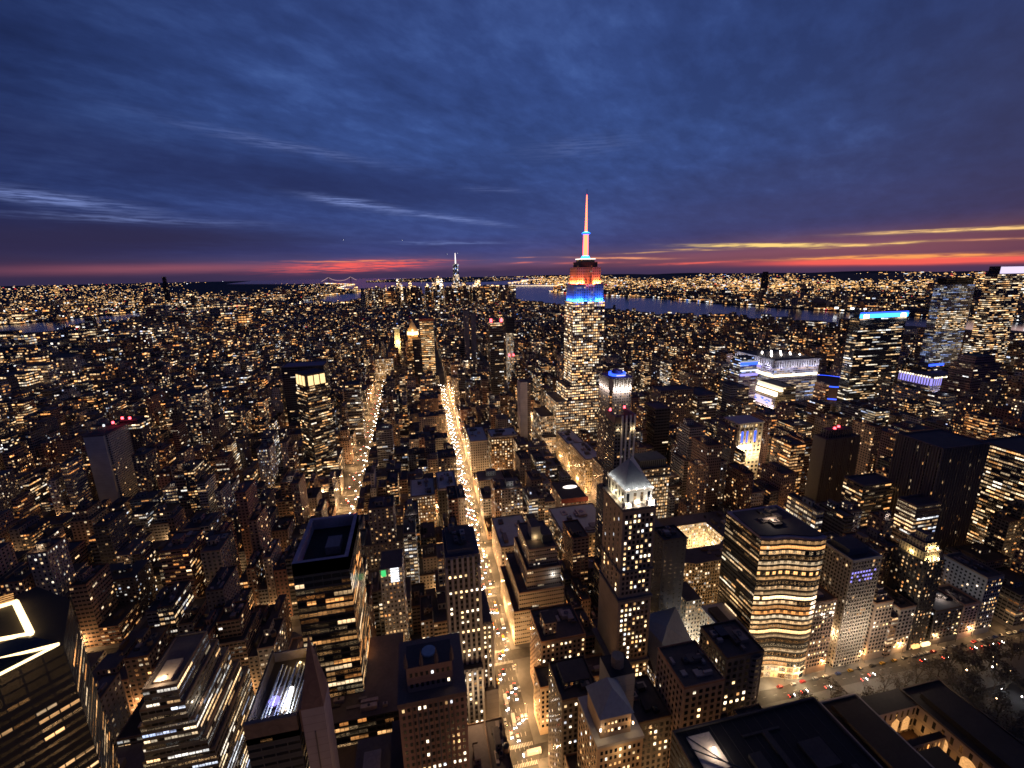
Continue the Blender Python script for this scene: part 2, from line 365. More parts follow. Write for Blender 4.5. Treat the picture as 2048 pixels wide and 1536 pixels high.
class Bld:
    """one building: an Empty with named parts; parts are collected as MBs"""
    def __init__(s, name, label, cat, x0, x1, y0, y1, occ=True, lm=None, h=0):
        s.x, s.y = (x0+x1)/2, (y0+y1)/2; s.loc = (s.x, s.y, 0)
        s.o = thing(name, label, cat, s.loc); s.parts = []
        if occ: OCC.append((x0, x1, y0, y1))
        if lm: LMK.append((*PX(s.x, s.y, h or 60), lm))
    def mb(s, name): m = MB(); s.parts.append((name, m)); return m
    def done(s):
        for n, m in s.parts:
            if m.f: m.build(n, s.o, s.loc)
        s.parts = []
        return s.o
G = {}
G['warm'] = glow('lamp_warm', (1, .62, .30), 14); G['white'] = glow('lamp_white', (1, .93, .85), 14)
G['head'] = glow('headlight', (1, .93, .84), 34); G['tail'] = glow('taillight', (1, .05, .03), 16)
G['red'] = glow('beacon_red', (1, .06, .08), 7); G['blue'] = glow('led_blue', (.03, .09, 1), 2.2); G['cyan'] = glow('led_cyan', (.05, .45, 1), 2.6)
G['cream'] = glow('led_cream', (1, .72, .34), 2.6); G['creamw'] = glow('led_pale', (1, .86, .78), 1.8); G['lilac'] = glow('lit_lilac', (.78, .66, .95), .95)
def winglow(name, col, st):
    m, t = mat(name); g = t.n('ShaderNodeNewGeometry').outputs['Position']
    nz = t.n('ShaderNodeTexNoise'); t.l(g, nz.inputs['Vector']); nz.inputs['Scale'].default_value = .9; nz.inputs['Detail'].default_value = 4
    oi = t.n('ShaderNodeObjectInfo').outputs['Random']; gz = t.n('ShaderNodeSeparateXYZ'); t.l(t.n('ShaderNodeTexCoord').outputs['Generated'], gz.inputs[0])
    bl = t.m('ADD', .3, t.m('MULTIPLY', t.m('LESS_THAN', gz.outputs[2], t.m('ADD', .4, t.m('MULTIPLY', t.m('FRACT', t.m('MULTIPLY', oi, 17.3)), 1.2))), .8))
    k = t.m('MULTIPLY', t.m('ADD', .25, t.m('MULTIPLY', nz.outputs[0], 1.5)), t.m('ADD', .35, t.m('MULTIPLY', oi, 1.1)))
    e = t.n('ShaderNodeEmission'); e.inputs[0].default_value = tuple(col)+(1,); t.l(t.m('MULTIPLY', t.m('MULTIPLY', k, bl), st), e.inputs[1])
    finish(m, t, e.outputs[0]); m.cycles.emission_sampling = 'NONE'; return m
G['gold'] = winglow('window_gold', (1, .66, .30), 2.1); G['amber'] = winglow('window_amber', (1, .48, .16), 1.5); G['pale'] = winglow('window_pale', (1, .82, .56), 2.6); G['cool'] = winglow('window_cool', (.92, .95, 1), 1.6)
G['mast'] = glow('mast_led', (1, .30, .10), 1.9); G['green'] = glow('sign_green', (.08, .8, .22), .8); G['violet'] = glow('sign_violet', (.35, .30, 1), 1.1); G['dimgold'] = glow('window_dim', (1, .55, .22), .45)
WINM = ['gold', 'pale', 'amber', 'cool', 'dimgold']
# ---- separate window parts for the nearest facades
WMESH = {}
def wmesh(w, h, key):
    k = (round(w, 2), round(h, 2), key)
    if k in WMESH: return WMESH[k]
    m = MB(); fr = .08*w
    for a, b, c, d in ((-w/2, w/2, -h/2, -h/2+fr), (-w/2, w/2, h/2-fr, h/2), (-w/2, -w/2+fr, -h/2+fr, h/2-fr), (w/2-fr, w/2, -h/2+fr, h/2-fr), (-.04, .04, -h/2+fr, h/2-fr)):
        m.solid(a, b, -.12, .0, c, d, 'metal', bottom=True)
    p = MB(); g = G[key] if key else M['glass']
    p.face([(-w/2+fr, -.06, -h/2+fr), (w/2-fr, -.06, -h/2+fr), (w/2-fr, -.06, h/2-fr), (-w/2+fr, -.06, h/2-fr)], g)
    o = m.build('window'); o2 = p.build('pane'); me = (o.data, o2.data); bpy.data.objects.remove(o); bpy.data.objects.remove(o2); WMESH[k] = me
    return me
def windows(B, P, Q, z0, z1, nx, nz, w, h, lit=.25, inset=1.0, rows=None, cnt=None, mats=(.45, .25, .15, .1, .05), rnd=None):
    """window objects along the wall P->Q (outward side on the right of travel)"""
    rnd = rnd or random; P, Q = Vector((*P, 0)), Vector((*Q, 0)); d = (Q-P); L = d.length; d.normalize()
    nrm = Vector((d.y, -d.x, 0)); rot = math.atan2(d.y, d.x)
    rest = MB(); cnt = cnt if cnt is not None else B.__dict__.setdefault('wc', [0])
    for j in range(nz):
        z = z0+(j+.5)*(z1-z0)/nz
        rowp = lit if rows is None else rows.get(nz-1-j, lit)
        for i in range(nx):
            u = inset+(i+.5)*(L-2*inset)/nx
            c = P+d*u+nrm*.02; on = rnd.random() < rowp
            if on and cnt[0] < 96:
                key = rnd.choices(WINM, mats)[0]
                me = wmesh(w, h, key); o = bpy.data.objects.new('window', me[0]); S.collection.objects.link(o); o.parent = B.o
                o2 = bpy.data.objects.new('pane', me[1]); S.collection.objects.link(o2); o2.parent = o
                o.location = (c.x-B.x, c.y-B.y, z); o.rotation_euler = (0, 0, rot); cnt[0] += 1
            else:
                g = G[rnd.choices(WINM, mats)[0]] if on else M['glass']
                a = c-d*w/2; b = c+d*w/2; e = nrm*.10
                a, b = a+e, b+e
                rest.face([(a.x, a.y, z-h/2), (b.x, b.y, z-h/2), (b.x, b.y, z+h/2), (a.x, a.y, z+h/2)], g)
                for (p, q) in ((a-e, a), (b, b-e)):
                    rest.face([(p.x, p.y, z-h/2), (q.x, q.y, z-h/2), (q.x, q.y, z+h/2), (p.x, p.y, z+h/2)], 'metal')
                for zz in (z-h/2, z+h/2):
                    a0, b0 = a-e, b-e
                    rest.face([(a0.x, a0.y, zz), (b0.x, b0.y, zz), (b.x, b.y, zz), (a.x, a.y, zz)], 'metal')
    if rest.f: rest.build('window_rows', B.o, B.loc, kind='stuff')
def tank(B, x, y, z, s=1.0):
    m = B.mb('water_tank')
    for a, b in ((-1, -1), (1, -1), (1, 1), (-1, 1)): m.tube((x+a*1.2*s, y+b*1.2*s, z), (x+a*1.2*s, y+b*1.2*s, z+2.6*s), .14*s, 'metal', 4)
    m.cone(x, y, z+2.6*s, z+6.2*s, 2.0*s, 2.0*s, 'wood', 10); m.cone(x, y, z+6.2*s, z+7.8*s, 2.15*s, 0, 'metal', 10)
def clutter(m, x0, x1, y0, y1, z, n, rnd=random, hmax=4.0):
    B = m if isinstance(m, Bld) else None
    for _ in range(n):
        w, d_, h = rnd.uniform(1.2, (x1-x0)*.28), rnd.uniform(1.2, (y1-y0)*.28), rnd.uniform(.6, hmax)
        if x1-x0-w < 2 or y1-y0-d_ < 2: continue
        x, y = rnd.uniform(x0+1, x1-w-1), rnd.uniform(y0+1, y1-d_-1); g = rnd.choice((.05, .09, .16, .28))
        k = B.mb('rooftop_unit') if B else m
        k.solid(x, x+w, y, y+d_, z-.05, z+h, 'roof', (g, g, g*1.05))
        if rnd.random() < .5 and w > 2: k.cone(x+w/2, y+d_/2, z+h, z+h+.4, min(w, d_)*.3, min(w, d_)*.3, 'metal', 8)
# ================================================================== SETTING
def sheet(name, poly, z0, z1, m, kind='structure'):
    b = MB(); b.poly(poly, z0, z1, m); return b.build(name, kind=kind)
# water to the horizon
mw, t = mat('river_water')
g = t.n('ShaderNodeNewGeometry').outputs['Position']
mp = t.n('ShaderNodeMapping'); t.l(g, mp.inputs[0]); mp.inputs['Scale'].default_value = (.02, .02, .02)
nz = t.n('ShaderNodeTexNoise'); t.l(mp.outputs[0], nz.inputs['Vector']); nz.inputs['Scale'].default_value = 1.5; nz.inputs['Detail'].default_value = 8
bp = t.n('ShaderNodeBump'); bp.inputs['Strength'].default_value = .05; bp.inputs['Distance'].default_value = 1.0; t.l(nz.outputs[0], bp.inputs['Height'])
bs = principled(t, (.05, .06, .11), .16, 0, .6); t.l(bp.outputs[0], bs.inputs['Normal'])
M['water'] = finish(mw, t, bs.outputs[0])
circ = [(31000*math.sin(R(a)), 31000*math.cos(R(a))) for a in range(180, -180, -6)]
b = MB(); b.face([(x, y, -4.0) for x, y in circ], 'water'); b.build('water', kind='structure')
MAN = [(2150, -1500), (2142, -57), (2200, 568), (1990, 1635), (1741, 2484), (1296, 3629), (1076, 4891), (700, 6100), (250, 6560), (-60, 6420), (-621, 5707), (-744, 5207), (-1500, 4700), (-2118, 4190), (-2100, 3138), (-1794, 2171), (-1227, 1525), (-1072, 668), (-1068, -79), (-1239, -1500)]
BKN = [(-1807, -1500), (-1807, -208), (-2001, 817), (-2457, 1707), (-2688, 2712), (-2844, 3756), (-2500, 4619), (-1672, 5168), (-1200, 6097), (-1281, 7179), (-800, 8707), (-1600, 10762), (-1684, 12591), (-1617, 14124), (-2884, 16597), (-4265, 16889), (-6911, 19279), (-9000, 29000), (-20000, 23000), (-29000, 8000), (-29000, -1500)]
NJ = [(3599, -1500), (3692, 986), (3223, 1995), (2726, 3613), (2700, 4635), (2138, 5684), (2058, 6767), (2780, 7761), (2874, 9058), (3420, 10212), (2556, 12267), (3451, 13849), (3645, 15321), (4800, 16500), (5200, 22000), (4500, 30300), (16000, 26000), (26000, 16000), (30000, 4000), (30000, -1500)]
SI = [(2519, 14745), (1442, 14443), (757, 15965), (-1634, 17487), (-1901, 20597), (-600, 26476), (3000, 30000), (4200, 29000), (4700, 22000), (4200, 17000)]
GOV = [(-378, 7267), (-755, 7448), (-234, 8465), (219, 8322), (97, 7635)]
for nm, P in (('manhattan_ground', MAN), ('brooklyn_ground', BKN), ('new_jersey_ground', NJ), ('staten_island_ground', SI), ('harbor_island_ground', GOV)):
    P = P if sum((P[i][0]*P[(i+1) % len(P)][1]-P[(i+1) % len(P)][0]*P[i][1]) for i in range(len(P))) > 0 else P[::-1]
    sheet(nm, P, -6, -.02 if P is not MAN else -.02, 'land')
def inside(P, x, y):
    c = False; n = len(P)
    for i in range(n):
        x1, y1 = P[i]; x2, y2 = P[(i+1) % n]
        if (y1 > y) != (y2 > y) and x < (x2-x1)*(y-y1)/(y2-y1)+x1: c = not c
    return c
# long low ridge on the horizon
b = MB(); rnd = random.Random(3)
def ridge(a0, a1, d, h):
    n = 60; pr = None
    for i in range(n+1):
        a = R(a0+(a1-a0)*i/n); hh = h*(.35+.65*abs(math.sin(i*.19)+.5*math.sin(i*.47+1)))
        p = (d*math.sin(a), d*math.cos(a), hh)
        if pr:
            k = .97
            b.face([(pr[0]*k, pr[1]*k, 0), (p[0]*k, p[1]*k, 0), p, pr], 'land'); b.face([pr, p, (p[0]*1.03, p[1]*1.03, 0), (pr[0]*1.03, pr[1]*1.03, 0)], 'land')
        pr = p
ridge(14, 66, 27500, 70); ridge(-3, 9, 21000, 60)
b.build('hills', kind='structure')
# avenues: (centre x at y=150, half width building line, drift per metre)
AV = [(-1012, 14, .0), (-800, 14, 0), (-600, 14, 0), (-402, 14, 0), (-247, 11, 0), (-93, 15, 0), (64, 14, .012), (220, 14, .018), (500, 14, .014), (790, 14, .01), (1070, 14, .01), (1350, 14, 0), (1630, 14, 0), (1900, 14, 0)]
def avx(i, y): c, h, k = AV[i]; return c+k*(y-150)
STY = [147+80.5*k for k in range(-3, 62)]
def sth(k): return 15 if round((STY[k]-147)/80.5) in (-2, 6, 17, 26) else 9
road = MB(); road.face([(x, y, .02) for x, y in ((-1060, -150), (2130, -150), (2185, 568), (1975, 1635), (1726, 2484), (1281, 3629), (1080, 4800), (1020, 5150), (-735, 5150), (-1480, 4690), (-2100, 4185), (-2085, 3138), (-1780, 2171), (-1213, 1525), (-1060, 668))], 'asphalt'); road.build('road', kind='structure')
pv = MB()
for k in range(len(STY)-1):
    y0, y1 = STY[k]+sth(k)-4, STY[k+1]-sth(k+1)+4
    if y0 < -200: continue
    for i in range(len(AV)-1):
        xa, xb = avx(i, y0)+AV[i][1]-5, avx(i+1, y0)-AV[i+1][1]+5
        if i == 7 and y0 < 100 and y0 > -120: xb = avx(8, y0)-AV[8][1]+5
        if inside(MAN, xb+12, y0) and inside(MAN, xb+12, y1) and inside(MAN, xa-5, y1): pv.solid(xa, xb, y0, y1, .02, .17, 'pave')
pv.build('pavement', kind='structure')
ln = MB()
for i, ys in ((6, (60, 700)), (5, (430, 900)), (7, (150, 700))):
    for off in (-4.6, -1.5, 1.6, 4.7):
        y = ys[0]
        while y < ys[1]: x = avx(i, y)+off; ln.face([(x-.1, y, .03), (x+.1, y, .03), (x+.1, y+3, .03), (x-.1, y+3, .03)], 'line'); y += 9
    for k in range(len(STY)):
        for yy in (STY[k]-7.5, STY[k]+5):
            if ys[0] < yy < ys[1]:
                x = avx(i, yy)-8
                while x < avx(i, yy)+8: ln.face([(x, yy, .03), (x+.5, yy, .03), (x+.5, yy+2.6, .03), (x, yy+2.6, .03)], 'line'); x += 1.1
for x in range(240, 560, 9): ln.face([(x, 147, .03), (x+3, 147, .03), (x+3, 147.15, .03), (x, 147.15, .03)], 'line')
ln.build('road_markings', kind='structure')

# ================================================================== LANDMARKS
# --- the tall lit skyscraper with red and blue crown
es = st(cw=3.8, ch=4.7, fw=.72, fh=.56, lit=.95, run=2, br=1.6, hue=.34, fv=.2, wall=(.20, .18, .16))
es2 = dict(es, lit=.5, fv=.4, br=.7)
B = Bld('skyscraper', 'tallest limestone skyscraper with glowing red and blue crown and lit antenna mast', 'skyscraper', 216, 345, 632, 712, lm='the red-and-blue-crowned skyscraper', h=120)
m = B.mb('base'); m.box(218, 345, 634, 712, 0, 30, es2); m.box(218, 262, 650, 705, 30, 64, es2); m.box(243, 345, 640, 706, 30, 92, dict(es, br=.95))
m.box(262, 338, 645, 700, 92, 116, es)
m = B.mb('shaft')
def esb_tier(m, x0, x1, y0, y1, z0, z1, d, rec=2.0, roof=(.1, .1, .1)):
    w = (x1-x0)/3
    P = [(x0, y0), (x0+w, y0), (x0+w, y0+rec), (x1-w, y0+rec), (x1-w, y0), (x1, y0), (x1, y1), (x1-w, y1), (x1-w, y1-rec), (x0+w, y1-rec), (x0+w, y1), (x0, y1)]
    m.prism(P, z0, z1, d, roof)
esb_tier(m, 274, 331, 650, 694, 116, 262, dict(es, lit=.84, fv=.38))
for i in range(0, 16):
    if i in (5, 6, 9, 10): continue
for x in [274+57/15*i for i in range(16)]:
    yy = 650 if (x < 293.2 or x > 311.8) else 652
    m.solid(x-.35, x+.35, yy-.7, yy, 116, 262, 'stone')
cr = st(cw=4, ch=4.4, fw=.4, fh=.5, lit=.26, run=2, br=.8, hue=.62, fv=.5, wall=(.42, .42, .42))
m = B.mb('blue_crown_tier'); esb_tier(m, 276.5, 328.5, 652, 692, 262, 291, cr)
m = B.mb('red_crown_tier'); esb_tier(m, 281, 324, 655, 689, 291, 318, dict(cr, lit=.02, wall=(.5, .45, .4)), 3.5)
dk = st(cw=3, ch=3.6, fw=.5, fh=.4, lit=.12, br=.7, hue=.0, wall=(.07, .055, .05))
m = B.mb('observation_deck'); m.box(286, 319, 658, 686, 318, 325, dk); m.box(290, 315, 661, 683, 325, 331, dk); m.solid(289, 316, 660, 684, 331, 332.2, G['creamw'])
m.parapet(286, 319, 658, 686, 325, 1.6)
m = B.mb('mast')
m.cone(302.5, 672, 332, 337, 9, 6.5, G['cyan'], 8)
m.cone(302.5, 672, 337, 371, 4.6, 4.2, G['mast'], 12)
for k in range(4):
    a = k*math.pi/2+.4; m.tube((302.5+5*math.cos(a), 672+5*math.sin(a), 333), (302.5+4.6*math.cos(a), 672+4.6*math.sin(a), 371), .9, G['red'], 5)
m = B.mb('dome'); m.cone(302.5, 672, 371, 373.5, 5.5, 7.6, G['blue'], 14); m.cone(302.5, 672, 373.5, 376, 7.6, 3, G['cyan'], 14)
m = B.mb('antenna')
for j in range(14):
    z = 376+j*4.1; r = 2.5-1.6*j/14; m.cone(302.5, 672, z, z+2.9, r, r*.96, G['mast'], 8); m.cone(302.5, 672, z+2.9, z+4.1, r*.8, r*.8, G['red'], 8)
m.tube((302.5, 672, 433), (302.5, 672, 443), .3, 'metal')
o = B.done()
for x in (279, 284.5, 290, 316, 321, 326.5): lamp(o, (x, 649.4, 263.0), (.015, .12, 1), 11000, .5, 'blue_floodlight')
for x in (298, 307): lamp(o, (x, 652.0, 263.0), (.02, .12, 1), 5000, .5, 'blue_floodlight_small')
for y in (656, 664, 672, 680, 688): lamp(o, (274.8, y, 263.0), (.015, .12, 1), 7000, .5, 'blue_floodlight_side')
for x in (283, 288, 292.5, 313, 317.5, 322): lamp(o, (x, 652.9, 292.2), (1, .13, .03), 15000, .5, 'red_floodlight')
for y in (658, 666, 674, 684): lamp(o, (278.6, y, 292.2), (1, .13, .03), 12000, .5, 'red_floodlight_side')
# --- tall tower with a lit pyramid roof
bw = (.15, .11, .075)
B = Bld('pyramid_roof_tower', 'tall brown brick tower with a floodlit grey pyramid roof in the middle foreground', 'tower', 134, 157, 159, 190, lm='the tower with the floodlit pyramid roof', h=120)
blank = st(lit=0, fw=0, fh=0, wall=bw)
m = B.mb('walls'); m.box(130, 158, 158, 192, 0, 46, blank); m.box(133.4, 157.4, 159, 191, 46, 98, blank); m.box(134, 157, 160, 190, 98, 165, blank)
m = B.mb('cornice'); m.solid(133.2, 157.8, 159.2, 190.8, 163.5, 165.5, 'darkstone'); m.solid(132.8, 158.2, 158.4, 191.6, 96.6, 98.2, 'darkstone'); m.solid(133.2, 157.8, 159.2, 190.8, 118, 119.2, 'darkstone'); m.solid(129.5, 158.5, 157.5, 192.5, 45, 46.4, 'darkstone')
crs = st(cw=4.6, ch=9, fw=.42, fh=.62, lit=.10, hue=.5, wall=(.42, .40, .35))
m = B.mb('crown'); m.box(136, 155.5, 163, 188, 165.5, 176, crs); m.solid(135.4, 156.1, 162.4, 188.6, 175.4, 176.6, 'stone')
for x in (134.6, 140.5, 150.5, 156.4): m.solid(x-.7, x+.7, 160.2, 161.6, 165.5, 169, 'stone')
m = B.mb('pyramid_roof'); a, b_ = (136, 163), (155.5, 188); ap = [(143.5, 173, 193), (148, 178, 193)]
q = [(136, 163, 176.6), (155.5, 163, 176.6), (155.5, 188, 176.6), (136, 188, 176.6)]
m.face([q[0], q[1], ap[0]], 'copper'); m.face([q[1], q[2], ap[1], ap[0]], 'copper'); m.face([q[2], q[3], ap[1]], 'copper'); m.face([q[3], q[0], ap[0], ap[1]], 'copper')
for k in range(12):
    u = k/11; m.tube((136+19.5*u, 163, 176.7), (143.5, 173, 193.1), .16, 'copper', 4); m.tube((136, 163+25*u, 176.7), (143.5+4.5*u, 173+5*u, 193.1), .16, 'copper', 4)
m.cone(145.5, 175.3, 193, 196, .8, .2, 'copper', 6)
rn = random.Random(11)
bays = []
windows(B, (134, 160), (157, 160), 100, 161, 7, 16, 1.7, 2.3, .42, 1.2, rnd=rn, mats=(.4, .34, .06, .12, .08))
windows(B, (133.4, 159), (157.4, 159), 48, 95, 7, 12, 1.7, 2.3, .50, 1.4, rnd=rn, mats=(.45, .3, .1, .05, .1))
windows(B, (130, 158), (158, 158), 4, 44, 9, 10, 1.7, 2.3, .55, 1.2, rnd=rn)
windows(B, (134, 190), (134, 160), 100, 161, 4, 16, 1.3, 2.1, .28, 2.0, rnd=rn)
o = B.done()
for x, y in ((138, 160.6), (145, 160.9), (153, 160.6)): lamp(o, (x, y, 167), (1, .86, .66), 1300, .4, 'crown_floodlight')
lamp(o, (155, 160.9, 167.5), (.95, .96, 1), 2400, .4, 'crown_floodlight_white'); lamp(o, (133.8, 170, 168), (1, .86, .55), 1400, .4, 'crown_floodlight_side'); lamp(o, (133.8, 180, 168), (1, .86, .55), 1400, .4, 'crown_floodlight_side')
for x in (138, 143.5, 149, 154.5): lamp(o, (x, 161.0, 177.6), (1, .97, .92), 480, .3, 'roof_floodlight')
for y in (166, 173, 180, 186): lamp(o, (134.6, y, 177.8), (1, .97, .92), 260, .3, 'roof_floodlight_side')
for x in (138, 154.5): m = MB(); m.cone(x, 160.7, 167.0, 168.0, .6, .6, G['white'], 8); m.build('floodlight_head', o, B.loc)
for x in (138, 143.5, 149, 154.5): m = MB(); m.cone(x, 161.9, 176.9, 177.6, .35, .35, G['white'], 8); m.build('floodlight_head', o, B.loc)
# --- pale vertically striped tower beside the avenue
B = Bld('striped_tower', 'tall pale tower with vertical stone stripes on the left side of the central avenue', 'tower', 8, 50, 157, 200, lm='the pale vertically striped tower', h=100)
ws = st(cw=2.2, ch=3.6, fw=.0, fh=.0, lit=0, wall=(.07, .06, .055))
m = B.mb('walls'); m.box(20.4, 40.6, 157.4, 188, 0, 150, ws, (.05, .06, .10)); m.box(22, 38, 160, 186, 150, 153, ws); m.box(40.6, 47.5, 160, 190, 0, 98, ws); m.box(8, 50, 156.6, 206, 0, 48, ws); m.box(26, 40, 152.5, 157.4, 0, 72, ws)
clutter(B, 23, 38, 162, 186, 153, 7)
m = B.mb('piers')
for i in range(7): x = 20.9+i*19.2/6; m.solid(x-.72, x+.72, 156.5, 157.4, 20, 149 if i not in (0, 6) else 143, 'stone')
for i in range(3): x = 41.6+i*2.7; m.solid(x-.5, x+.5, 159.3, 160, 20, 97, 'stone')
for i in range(5): x = 26.5+i*3.2; m.solid(x-.6, x+.6, 151.8, 152.5, 10, 71, 'stone')
for i in range(10): y = 158+i*3.3; m.solid(47.5, 48.1, y-.5, y+.5, 20, 97, 'stone'); m.solid(40.6, 41.2, y-.5, y+.5, 98, 149, 'stone')
rn = random.Random(5)
windows(B, (20.4, 157.35), (40.6, 157.35), 76, 149, 6, 20, 1.5, 2.0, .08, .5, rows={3: .9, 6: .95, 7: .2, 10: .9, 14: 1.0, 18: 1.0, 19: .3}, rnd=rn, mats=(.5, .5, 0, 0, 0))
windows(B, (41.0, 159.95), (47.3, 159.95), 22, 96, 2, 20, 1.4, 2.0, .55, .2, rnd=rn, mats=(.5, .5, 0, 0, 0))
windows(B, (26, 152.45), (40, 152.45), 24, 70, 4, 12, 1.6, 2.2, .35, .4, rnd=rn)
o = B.done()
lamp(o, (33, 138, 60), (1, .72, .45), 9000, 1, 'terrace_floodlight')
# --- dark office tower with lit horizontal rows
gt = st(cw=4.8, ch=3.9, fw=.94, fh=.62, lit=.46, run=4, br=1.15, hue=.17, fv=.55, wall=(.018, .018, .02))
B = Bld('dark_office_tower', 'dark glass office tower with rows of golden lit floors and blue-edged roof', 'office tower', -63, -8, 140, 205, lm='the dark office tower with the blue-edged roof', h=90)
m = B.mb('walls'); m.box(-62.5, -33, 157, 205, 62, 147, gt, (.02, .02, .022)); m.box(-62.5, -33, 157, 205, 147, 160, dict(gt, lit=.0), (.02, .02, .022), top=False)
m.box(-60, -10, 140, 200, 0, 66, gt, (.08, .08, .085)); m.box(-52, -12, 122, 140, 0, 48, dict(gt, lit=.6), (.06, .06, .065))
m = B.mb('roof'); m.solid(-62.5, -33, 157, 205, 152, 153, 'roof', (.02, .02, .022)); m.parapet(-62.5, -33, 157, 205, 153, 7, 2.2, 'roof', (.30, .30, .42)); m.solid(-48, -40, 172, 184, 153, 158, 'roof', (.18, .18, .22))
clutter(B, -58, -12, 142, 156, 66, 8)
o = B.done()

# --- brown brick tower, gothic crown
B = Bld('brown_brick_tower', 'brown brick tower with pinnacles at the bottom centre-left of the photo', 'tower', -5, 23, 75, 110, lm='the brown brick tower with pinnacles', h=143)
bb = st(lit=0, fw=0, fh=0, wall=(.15, .085, .055))
m = B.mb('walls'); m.box(-5, 23, 76, 108, 0, 141, bb, (.05, .05, .055)); m.box(-1, 18, 80, 92, 141, 154, bb, (.05, .05, .055))
m = B.mb('piers')
for i in range(9): x = .6+i*2.1; m.solid(x-.3, x+.3, 75.4, 76, 20, 139.5, 'darkstone' if i % 2 else 'wood')
m.solid(-5.3, 23.3, 75.3, 108.3, 139.6, 141.6, 'wood')
for x in (-1, 5.3, 11.6, 18):
    m = B.mb('pinnacle'); m.cone(x, 80.5, 154, 157, .9, .8, 'wood', 4); m.cone(x, 80.5, 157, 162, .8, 0, 'wood', 4)
B.mb('roof_vent').cone(8.5, 87, 154, 154.6, 3.2, 3.0, 'copper', 12)
rn = random.Random(2)
windows(B, (-5, 76), (23, 76), 58, 139, 12, 22, 1.15, 1.9, .06, .7, rows={0: .55, 5: .12, 9: .9, 14: .9, 18: .8}, rnd=rn, mats=(.35, .35, 0, .25, .05))
windows(B, (-1, 80), (18, 80), 142, 153, 8, 2, 1.1, 1.9, .15, .7, rnd=rn)
windows(B, (23, 76), (23, 108), 58, 139, 9, 22, 1.2, 1.9, .2, .9, rnd=rn)
m = B.mb('side_wing'); m.box(-12, -5, 78, 108, 0, 96, gt); m.box(-30, -12, 84, 112, 0, 84, dict(gt, lit=.1), (.10, .10, .105)); m.solid(-26, -18, 90, 104, 84, 85.4, 'roof', (.3, .3, .32))
B.done()
# --- stone pylon
B = Bld('stone_pylon', 'slender pointed grey stone pylon rising beside the dark office tower', 'pylon', -42, -31, 71, 84, lm='the pointed stone pylon', h=172)
dsn = st(lit=0, fw=0, fh=0, wall=(.17, .14, .13))
m = B.mb('shaft'); m.box(-40.5, -32.2, 73, 83, 0, 151, dsn)
m.solid(-41.4, -40.5, 73.6, 82, 140, 151, 'roof', (.17, .14, .13))
m.solid(-36.6, -36.2, 72.6, 73, 0, 140, 'darkstone')
m = B.mb('spire')
q = [(-40.5, 73, 151), (-32.2, 73, 151), (-32.2, 83, 151), (-40.5, 83, 151)]; apx = (-35.2, 77, 181)
for i in range(4): m.face([q[i], q[(i+1) % 4], apx], 'roof', C=(.17, .145, .14, 1))
B.done()
# --- roof with blue lit machinery
B = Bld('machinery_roof_block', 'flat-roofed block with blue-lit rooftop machinery and a pale parapet wall', 'office building', -63, -43, 74, 112, lm='the block with blue-lit rooftop machinery', h=147)
m = B.mb('walls'); m.box(-62, -43, 75, 112, 0, 140, st(cw=5, ch=4, fw=.9, fh=.35, lit=.05, wall=(.03, .03, .03)), (.03, .03, .03))
m = B.mb('parapet'); m.solid(-62, -43, 75, 76.6, 137, 147, 'roof', (.13, .13, .13)); m.solid(-62, -61.2, 76.6, 112, 140, 146, 'roof', (.05, .05, .05)); m.solid(-43.8, -43, 76.6, 112, 140, 146, 'roof', (.05, .05, .05)); m.solid(-61.2, -43.8, 111.2, 112, 140, 145, 'roof', (.1, .1, .1))
m = B.mb('rooftop_machinery'); rnd = random.Random(4)
for k in range(9): m.tube((-58+k*1.6, 80, 142+k % 3), (-57+k*1.5, 104, 141.6+(k*7) % 4), .35, 'copper', 6)
clutter(B, -60, -45, 78, 110, 140, 9, rnd, 3); m.solid(-50, -48.6, 84, 92, 143, 144, G['white'])
m.cone(-55, 88, 142, 142.8, 2.2, 2.2, G['violet'], 10); m.cone(-49, 106, 141, 143, 1.6, .2, G['cream'], 8)
o = B.done(); lamp(o, (-53, 86, 147), (.45, .5, 1), 2600, .5, 'roof_work_light'); lamp(o, (-48.5, 82, 145), (.9, .95, 1), 2600, .4, 'roof_work_light_white'); lamp(o, (-49, 106, 145), (1, .7, .3), 700, .3, 'roof_work_light_warm')
# --- stepped glass building
B = Bld('stepped_glass_building', 'stepped glass building with long bright lit bands on every tier at lower left', 'office building', -150, -113, 136, 205, lm='the stepped glass building with bright bands', h=90)
sg = st(cw=3.4, ch=3.8, fw=.88, fh=.42, lit=.55, run=6, br=1.15, hue=.5, fv=.65, wall=(.06, .06, .062))
m = B.mb('walls')
for i, (yy, xx, zt) in enumerate(((150, -114, 54), (147, -116, 66), (143, -118, 82), (140, -120, 94), (139, -122, 106))):
    m.box(-150+i*3, xx, yy+i*1.5, 206-i*6, 0 if i == 0 else (54, 66, 82, 94)[i-1], zt, dict(sg, seed=i), (.10, .10, .105))
    m.parapet(-150+i*3, xx, yy+i*1.5, 206-i*6, zt, .9, .5)
m = B.mb('roof_canopy'); m.solid(-134, -126, 148, 162, 106, 107.5, 'roof', (.3, .3, .3)); m.cone(-130, 150, 107.5, 108.6, 1.5, .4, G['cream'], 8)
o = B.done(); lamp(o, (-131, 148, 110), (1, .85, .6), 3000, .5, 'canopy_light'); lamp(o, (-117, 155, 84), (1, .8, .55), 900, .5, 'terrace_light')
